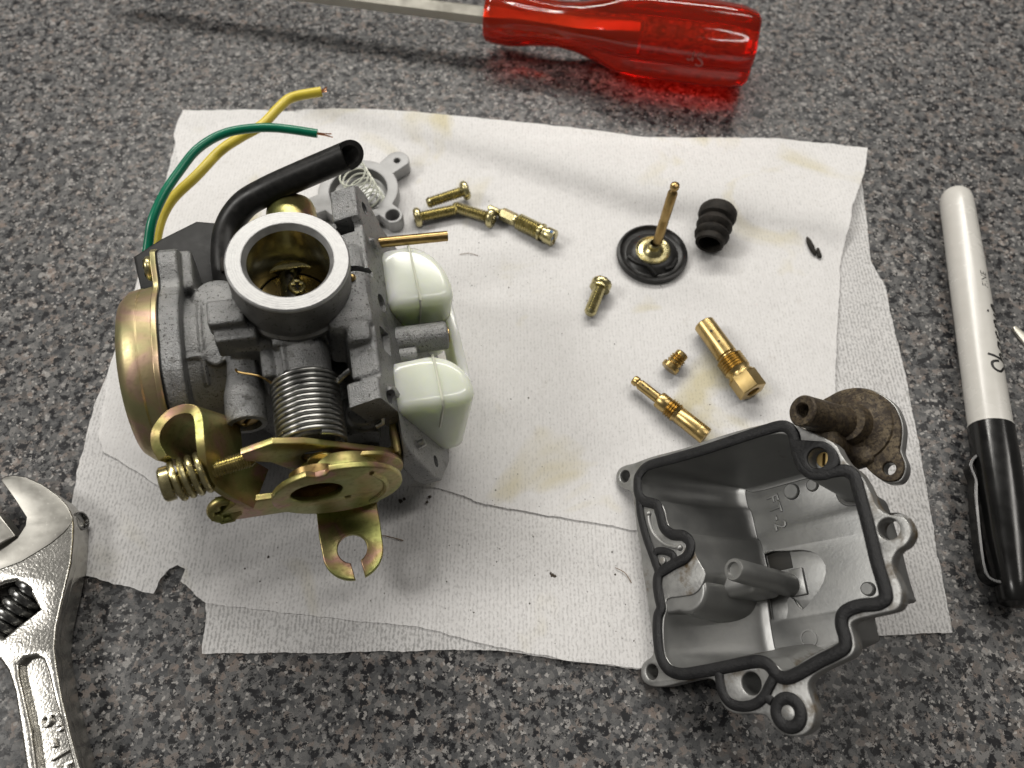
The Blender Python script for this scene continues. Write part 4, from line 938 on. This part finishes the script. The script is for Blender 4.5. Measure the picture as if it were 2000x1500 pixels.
t, L = lying('rubber_boot', 'small black ribbed rubber boot lying on its side, open end showing', 'rubber boot', (62.8, 46.6), (67.6, 60.6), 5.2, tilt=1.0)
s = MB(); lathe(s, [(3.5, 6), (3.5, 0.1), (4.0, -0.3), (4.5, 0.1), (4.6, 2.0), (5.4, 2.8), (5.6, 3.8), (5.0, 4.9), (4.5, 5.4), (5.2, 6.0), (5.8, 7.0), (5.6, 8.0), (4.9, 8.8), (4.8, 9.4), (5.8, 10.0), (6.2, 11.2), (6.1, 13.2), (5.2, 14.4), (3.6, 14.8), (1e-4, 14.8)], None, 48); obj('bellows', s, M['rubber_dull'], t)
s = MB(); solid(s, [(3.5, 6.2), (3.4, 6.0)], None, 32); obj('bore_end', s, M['rubber'], t)

s = MB(); ball(s, (0, 0, 0.9), 1.0, None, 16, (0.9, 3.9, 0.9)); tag(obj('rubber_scrap', s, M['rubber_dull'], loc=(97.3, 49.4, TOP-0.2), rot=(0.05, 0, 0.22)), 'larger black rubber sliver, pointed at both ends, near the towel crease', 'rubber scrap')
s = MB(); ball(s, (0, 0, 0.6), 0.75, None, 10, (0.9, 2.7, 0.8)); ball(s, (0.3, 1.6, 0.6), 0.5, None, 8, (1, 1.5, 0.8)); ball(s, (-.4, -1.0, 0.6), 0.6, None, 8, (1, 1.3, 0.8)); tag(obj('rubber_scrap', s, M['rubber_dull'], loc=(99.4, 46.6, TOP-0.1), rot=(0, 0, 0.15)), 'smaller ragged black rubber crumb beside the pointed sliver', 'rubber scrap')

# brass jets
t, L = lying('needle_jet_holder', 'large brass jet holder with hexagonal end and drilled tube', 'jet', (57.9, 17.6), (69.2, -5.6), 3.9, tilt=0.4)
s = MB(); lathe(s, [(1.6, 4), (1.6, 0), (2.9, 0), (3.15, 0.3), (3.2, 12.4), (2.7, 12.8), (2.7, 13.4)]+thread(4.0, 13.4, 19.2, 0.85, 0.45)+[(3.4, 19.4), (3.4, 20.4)], None, 32); tb_ = obj('drilled_tube', s, M['brass'], t)
s = MB(); plate(s, circle(0, 0, 4.35, 6), (circle(0, 0, 1.9, 20),), 20.0, L+0.4, 0.35); solid(s, [(3.9, 19.8), (4.0, 20.6)], None, 28); obj('hexagonal_end', s, M['brass'], t, sharp=20)
for k, zz in enumerate((4.6, 8.6)):
    s = MB(); solid(s, [(0.42, -0.3), (0.42, 0.04)], frame((3.0, 1.0, zz), (3.0, 1.0, 0)), 12); obj('air_hole', s, M['dark_hole'], tb_)
t, L = lying('slow_jet', 'slender brass slow jet with stepped stem and slotted end', 'jet', (35.5, -1.0), (54.4, -19.3), 2.9, tilt=0.2)
s = MB(); lathe(s, [(0.6, 2), (0.6, 0), (1.25, 0), (1.5, 0.4), (1.5, 1.4), (1.2, 1.8), (1.25, 2.2), (1.55, 2.4), (1.55, 9.0), (1.3, 9.3)], None, 24); lathe(s, [(1.3, 9.3), (2.3, 9.4), (2.5, 9.7), (2.5, 12.6)]+thread(2.95, 12.8, 16.6, 0.8, 0.42)+[(2.5, 16.8), (2.55, L-2.4)], None, 28); jb = obj('stem', s, M['brass'], t)
s = MB(); plate(s, circle(0, 0, 2.55, 32), ([(2.5, .42), (2.5, -.42), (-2.5, -.42), (-2.5, .42)],), L-2.6, L, 0.15); obj('slotted_end', s, M['brass'], t)
s = MB(); solid(s, [(2.4, L-2.4), (2.4, L-1.8)], None, 20); obj('slot_floor', s, M['dark_hole'], t)
for zz in (3.6, 5.4):
    s = MB(); solid(s, [(0.3, -0.3), (0.3, 0.04)], frame((1.5, 0.35, zz), (1.5, 0.35, 0)), 10); obj('air_hole', s, M['dark_hole'], jb)
t, L = lying('main_jet', 'tiny brass main jet, the smallest brass piece, bore facing outward', 'jet', (50.6, 7.2), (46.8, 3.4), 3.9, tilt=-1.6)
s = MB(); lathe(s, [(0.95, 2.6), (0.95, 0), (1.7, 0), (2.0, 0.4), (2.0, 1.4), (1.7, 1.6)]+thread(2.45, 1.7, 4.6, 0.8, 0.40)+[(2.2, 4.8), (2.75, 4.9), (2.75, 6.2), (2.4, 6.5), (1e-4, 6.5)], None, 28); obj('threaded_body', s, M['brass'], t)

# pump cover and its spring
t = thing('pump_cover', 'round silver aluminium pump cover with screw ears behind the carburetor', 'cover', (-51.2, 69.6, TOP-0.2))
ears = [((12.0, 13.0), 4.2), ((12.2, -10.8), 3.4), ((-13.6, -6.5), 3.8)]
ol = []
for i in range(120):
    a = 2*pi*i/120; r = 13.3
    for (ex, ey), er in ears:
        ea = atan2(ey, ex); er_ = hypot(ex, ey); dd = (a-ea+pi) % (2*pi)-pi
        q = er*er-(er_*sin(dd))**2
        if abs(dd) < 0.6 and q > 0: r = max(r, er_*cos(dd)+math.sqrt(q))
    ol.append((r*cos(a), r*sin(a)))
s = MB(); plate(s, ol, (circle(0, 0, 9.6, 48), circle(12.0, 13.0, 1.1, 16), circle(12.2, -10.8, 2.3, 20)), 0.3, 5.2, 0.35); obj('rim', s, M['cover_alu'], t)
s = MB(); lathe(s, [(9.7, 4.6), (9.2, 1.6), (8, 0.9), (2.4, 0.8), (2.2, 2.4), (1e-4, 2.6)], None, 48); obj('dish', s, M['bowl'], t)
s = MB(); box(s, (3.5, -4.4, 0.6), (6.2, 0.4, 3.4), 0.9); obj('inlet_stub', s, M['cover_alu'], t)
T = frame((-46.4, 65.4, TOP+1.0), (-0.22, -0.12, 1))
s = MB(); tube(s, [Vector(q) for q in helix(4.35, 0, 19.0, 7.2, 32, 4.5)], 0.30, 8)
sp = obj('compression_spring', s, M['wire_spring'], loc=(-46.6, 66.6, TOP+1.3)); sp.rotation_euler = frame((0, 0, 0), (-0.20, -0.16, 1)).to_euler()
tag(sp, 'small pale wire compression spring standing inside the round silver cover', 'spring')

# dirt and hairs on the towel
dm = MB(); rr = random.Random(4)
def speck(x, y, r):
    z = 1.2+h_top(x, y) if y > -42 else 0.75+h_low(x, y)
    n = 5; a0 = rr.uniform(0, 6)
    v = [(x+r*rr.uniform(.6, 1.2)*cos(a0+2*pi*k/n), y+r*rr.uniform(.6, 1.2)*sin(a0+2*pi*k/n), z+0.02) for k in range(n)]+[(x, y, z+0.05+r*.7)]
    dm.add(v, [(k, (k+1) % n, n) for k in range(n)])
for (px, py, sx, sy, n) in ((-8, 38, 9, 9, 55), (-18, -40, 8, 6, 30), (-25, -55, 30, 16, 70), (10, -50, 22, 14, 70), (0, 10, 30, 35, 50), (60, 20, 45, 35, 30), (-80, -40, 18, 22, 30), (20, -62, 12, 8, 35)):
    for _ in range(n):
        x, y = rr.gauss(px, sx), rr.gauss(py, sy)
        if inside((x, y), SHEET3 if y > -42 else SHEET2): speck(x, y, abs(rr.gauss(0.07, 0.08))+0.05)
for (x, y, r) in ((-30.5, -37.2, 0.7), (-29.5, -36.6, 0.5), (-22.5, -36.0, 0.6), (-23.2, -37.6, 0.5), (10.6, -57.3, 0.6), (10.1, -56.8, 0.45), (11.2, -57.6, 0.5), (-64.5, -52.5, 0.45)): speck(x, y, r)
tag(obj('dirt_specks', dm, M['dirt'], sharp=None, weld=False), 'scattered dark dirt specks on the paper towel', 'dirt', kind='stuff')
def hair(pts, label, r=0.09):
    s = MB(); tube(s, smooth_path(pts, 6), r, 5); tag(obj('loose_fibre', s, M['fibre']), label, 'fibre')
hair([(-38.4, -46.5, 1.9), (-34, -47.0, 2.0), (-29.0, -48.2, 1.8)], 'short brown fibre on the towel beside the cable fork', 0.13)
hair([(27, -55.5, 1.9), (29.5, -57, 2.1), (31.0, -59.5, 1.9)], 'thin curled brown fibre on the towel beside the float bowl', 0.10)
hair([(-17, 46.5, 2.0), (-14, 46.9, 2.2), (-11, 46.0, 2.0)], 'thin dark fibre on the towel near the brass overflow tube', 0.09)

# ------------------------------------------------------------------ tools
# permanent marker
ma, mb_ = Vector((148.1, 69.6, 5.7)), Vector((126.9, -65.8, 5.9))
t = thing('permanent_marker', 'white permanent marker with black cap and clip lying on the granite', 'marker', ma, axis_R(mb_-ma, (0, 0, 1)))
L = (mb_-ma).length; Lc = 87.5
s = MB(); solid(s, [(2.2, 0.0), (3.6, 0.5), (4.5, 1.8), (4.95, 4), (5.05, 8), (5.4, 40), (5.6, Lc-3), (5.55, Lc-0.3)], None, 48); br = obj('barrel', s, M['white_plastic'], t)
s = MB(); solid(s, [(5.55, Lc), (5.85, Lc+0.3), (5.95, Lc+10), (5.6, L-16), (4.6, L-5), (4.3, L-0.8), (3.7, L)], None, 48); cp = obj('cap', s, M['cap_plastic'], t)
s = MB(); lathe(s, [(5.3, Lc-0.5), (5.75, Lc-0.35), (5.75, Lc+0.05), (5.3, Lc+.1)], None, 48); obj('collar', s, M['white_plastic'], t)
yv = -1
s = MB(); ribbon(s, smooth_path([(1.7, 5.4, Lc+10), (1.7, 7.0, Lc+11.5), (1.7, 7.8, Lc+14), (1.7, 7.0, Lc+18), (1.7, 7.6, Lc+24), (1.7, 8.0, L-12), (1.7, 7.6, L-6.5), (1.7, 6.0, L-4.8), (1.7, 3.6, L-4.6)], 5), (-3.4, 0, 0), 1.2)
cl = obj('clip', s, M['cap_plastic'], cp, sharp=45); bv = cl.modifiers.new('b', 'BEVEL'); bv.width = 0.0003; bv.segments = 2; bv.limit_method = 'ANGLE'
def wrap(u, h, z0, R, a0):
    """print on the barrel: u along the axis (towards the blunt end), h around it"""
    a = a0+h/R; return (R*cos(a), R*sin(a), z0-u)
def stroke(mb, pts, w, z0, R, a0, sc=1.0):
    P = smooth_path([(x, y, 0) for x, y in pts], 6); n = len(P); v = []; f = []
    for i in range(n):
        d = P[min(i+1, n-1)]-P[max(i-1, 0)]; d = Vector((-d.y, d.x, 0)).normalized()*w/2
        for q in (P[i]+d, P[i]-d): v.append(wrap(q.x*sc, q.y*sc, z0, R, a0))
    for i in range(n-1): f.append((2*i, 2*i+1, 2*i+3, 2*i+2))
    mb.add(v, f)
s = MB(); A_ = 0.86; Z0 = 72.2; ZF = 42.6; RR = 5.56
gl = [[(3.4, 3.6), (2.6, 5.6), (0.8, 5.4), (0.2, 3.8), (1.6, 2.2), (2.6, 0.8), (1.6, -0.6), (-0.6, -0.2)],
      [(5.0, 6.4), (4.2, 3), (3.6, -0.4)], [(3.8, 1.4), (5.2, 2.9), (5.9, 2.2), (5.4, 0), (6.4, -0.3)],
      [(9.4, 2.6), (8.0, 2.8), (7.0, 1.0), (7.6, -0.2), (8.8, 1.0), (9.5, 2.8), (9.1, 0), (9.8, -0.2)],
      [(11, 2.9), (10.8, -0.3)], [(10.9, 1.6), (12, 2.9), (12.8, 2.6)],
      [(14.4, 3.0), (13.6, -3.4)], [(14.2, 1.8), (15.8, 2.9), (16.4, 1.4), (15.2, -0.2), (14.1, 0.6)],
      [(18.2, 2.7), (17.8, -0.2)], [(18.6, 4.3), (18.75, 4.75)],
      [(19.6, 1.2), (21.2, 1.7), (21, 2.9), (19.9, 2.4), (19.6, 0.8), (20.6, -0.3), (22, 0.6)]]
for g_ in gl: stroke(s, [(x*1.12, y*1.12) for x, y in g_], 0.8, Z0, RR, radians(-64))
obj('brand_print', s, M['ink'], br, weld=False, sharp=None)
s = MB(); txt = MB(); text_mb(txt, 'FINE', 3.0, 0.0, Matrix.Identity(4), shear=0.15)
Rf = 5.34
s.add([wrap(p[0], p[1]+4.4, ZF, 5.44, radians(-66)) for p in txt.v], txt.f); obj('grade_print', s, M['ink'], br, weld=False, sharp=None)
s = MB()
rl = random.Random(3)
for row, hh in enumerate((0, 1.0, 2.0)):
    z = 72.0
    while z > 30:
        w = rl.uniform(0.5, 1.6)
        stroke(s, [(72-z, hh), (72-z+w, hh)], 0.45, 72, 5.58, -4.35); z -= w+rl.uniform(.25, .7)
obj('small_print', s, M['ink'], br, weld=False, sharp=None)

# screwdriver
da, db = Vector((-9.2, 147.4, 14.4)), Vector((86.8, 128.4, 15.0))
t = thing('screwdriver', 'screwdriver with clear red plastic handle and bright shank behind the towel', 'screwdriver', da, axis_R(db-da, (0, 0, 1)))
L = (db-da).length
prof = [(1.0, 0.0), (8.2, 0.0), (9.0, 0.6), (9.3, 3), (9.4, 9), (8.8, 13), (7.8, 20), (7.7, 27), (8.8, 35), (11.0, 43), (13.2, 50), (14.0, 58), (14.1, L-14), (13.6, L-6), (12.4, L-1.6), (10.8, L-0.2), (1e-4, L)]
v = []; f = []; N = 96
for (r, z) in prof:
    for k in range(N):
        a = 2*pi*k/N; fl_ = 0.0
        wgt = max(0, min(1, (z-32)/18))
        fl_ = wgt*0.07*(cos(6*a))                      # six soft flats on the grip
        wg2 = max(0, min(1, (30-z)/6))*max(0, min(1, (z-6)/6)); fl_ += wg2*0.04*cos(12*a)
        v.append((r*(1+fl_)*cos(a), r*(1+fl_)*sin(a), z))
for j in range(len(prof)-1):
    for k in range(N): f.append((j*N+k, j*N+(k+1) % N, (j+1)*N+(k+1) % N, (j+1)*N+k))
f.append(tuple(range(N-1, -1, -1)))
s = MB(); s.add(v, f); hd = obj('handle', s, M['acrylic'], t, sharp=60)
s = MB(); solid(s, [(3.3, -150), (3.4, -20), (3.4, 1.0), (3.4, 57), (2.4, 58)], None, 6); obj('shank', s, M['blade'], t, sharp=25)
txt = MB(); text_mb(txt, 'Sr', 7.6, 0.1, Matrix.Identity(4))
s = MB()
Ra = 14.1*1.0
for a_c in (radians(74),):
    s.add([((Ra*1.012)*cos(a_c+p[1]/Ra), (Ra*1.012)*sin(a_c+p[1]/Ra), L-17-p[0]) for p in txt.v], txt.f)
obj('worn_lettering', s, M['dull_print'], hd, weld=False, sharp=None)

# adjustable wrench
t = thing('adjustable_wrench', 'chrome adjustable wrench with worm screw, its jaw over the towel corner', 'wrench', (0, 0, 0))
WZ = 0.9
s = MB(); plate(s, WRENCH, (WWIN,), WZ, 7.6, 0.9, None, 3); bd = obj('body', s, M['chrome'], t)
s = MB(); plate(s, WRENCH, (WWIN, WREC), 6.4, 9.55, 0.8, None, 3); obj('raised_border', s, M['chrome'], bd)
s = MB(); plate(s, WJAW, (), 9.2, 9.75, 0.18, None, 2); obj('jaw_face', s, M['satin'], bd)
s = MB(); plate(s, WMOV, (), 1.4, 7.6, 0.5); obj('sliding_jaw', s, M['satin'], t)
wc = Vector((sum(p[0] for p in WWIN)/len(WWIN)-0.5, sum(p[1] for p in WWIN)/len(WWIN), 5.3))
dw = Vector((0.55, 1.0, 0)).normalized()
pr = [(1e-4, -7.4), (4.4, -7.4)]
for k in range(6): zz = -7.2+k*2.4; pr += [(4.6, zz), (4.9, zz+.5), (4.9, zz+1.2), (4.5, zz+1.6), (3.4, zz+1.9), (3.4, zz+2.2)]
pr += [(4.4, 7.3), (1e-4, 7.4)]
s = MB(); lathe(s, pr, frame(wc, dw), 40); obj('worm_screw', s, M['steel_dark'], t)
wp = Vector(WPIN)
s = MB(); solid(s, [(2.6, -1), (2.5, 0.25), (2.1, 0.3), (1.9, -0.4)], frame((wp.x+0.2, wp.y, 5.4), (0.93, 0.25, 0.25)), 24); obj('worm_pin', s, M['steel_dark'], t)
p0, p1 = WTXT; d = Vector((p1[0]-p0[0], p1[1]-p0[1], 0)).normalized()
s = MB(); text_mb(s, '6"-150mm', 7.0, 1.0, frame((p0[0]+0.2, p0[1]+1.2, 7.8), (0, 0, 1), d), spacing=1.05, bev=0.12); obj('stamped_size', s, M['chrome'], bd, sharp=30)

# tip of a small bright tool at the edge of the picture
s = MB(); plate(s, [(p.x, p.y) for p in smooth_path([(0, 0, 0), (1.2, -0.6, 0), (6, -8, 0), (12, -20, 0), (9, -21, 0), (3, -10, 0), (-0.4, -1.6, 0)], 4, True)], (), 0.05, 1.3, 0.35)
tag(obj('metal_clip', s, M['blade'], loc=(155.2, 19.6, 0.0)), 'tip of a small bright metal clip on the granite beyond the marker', 'clip')
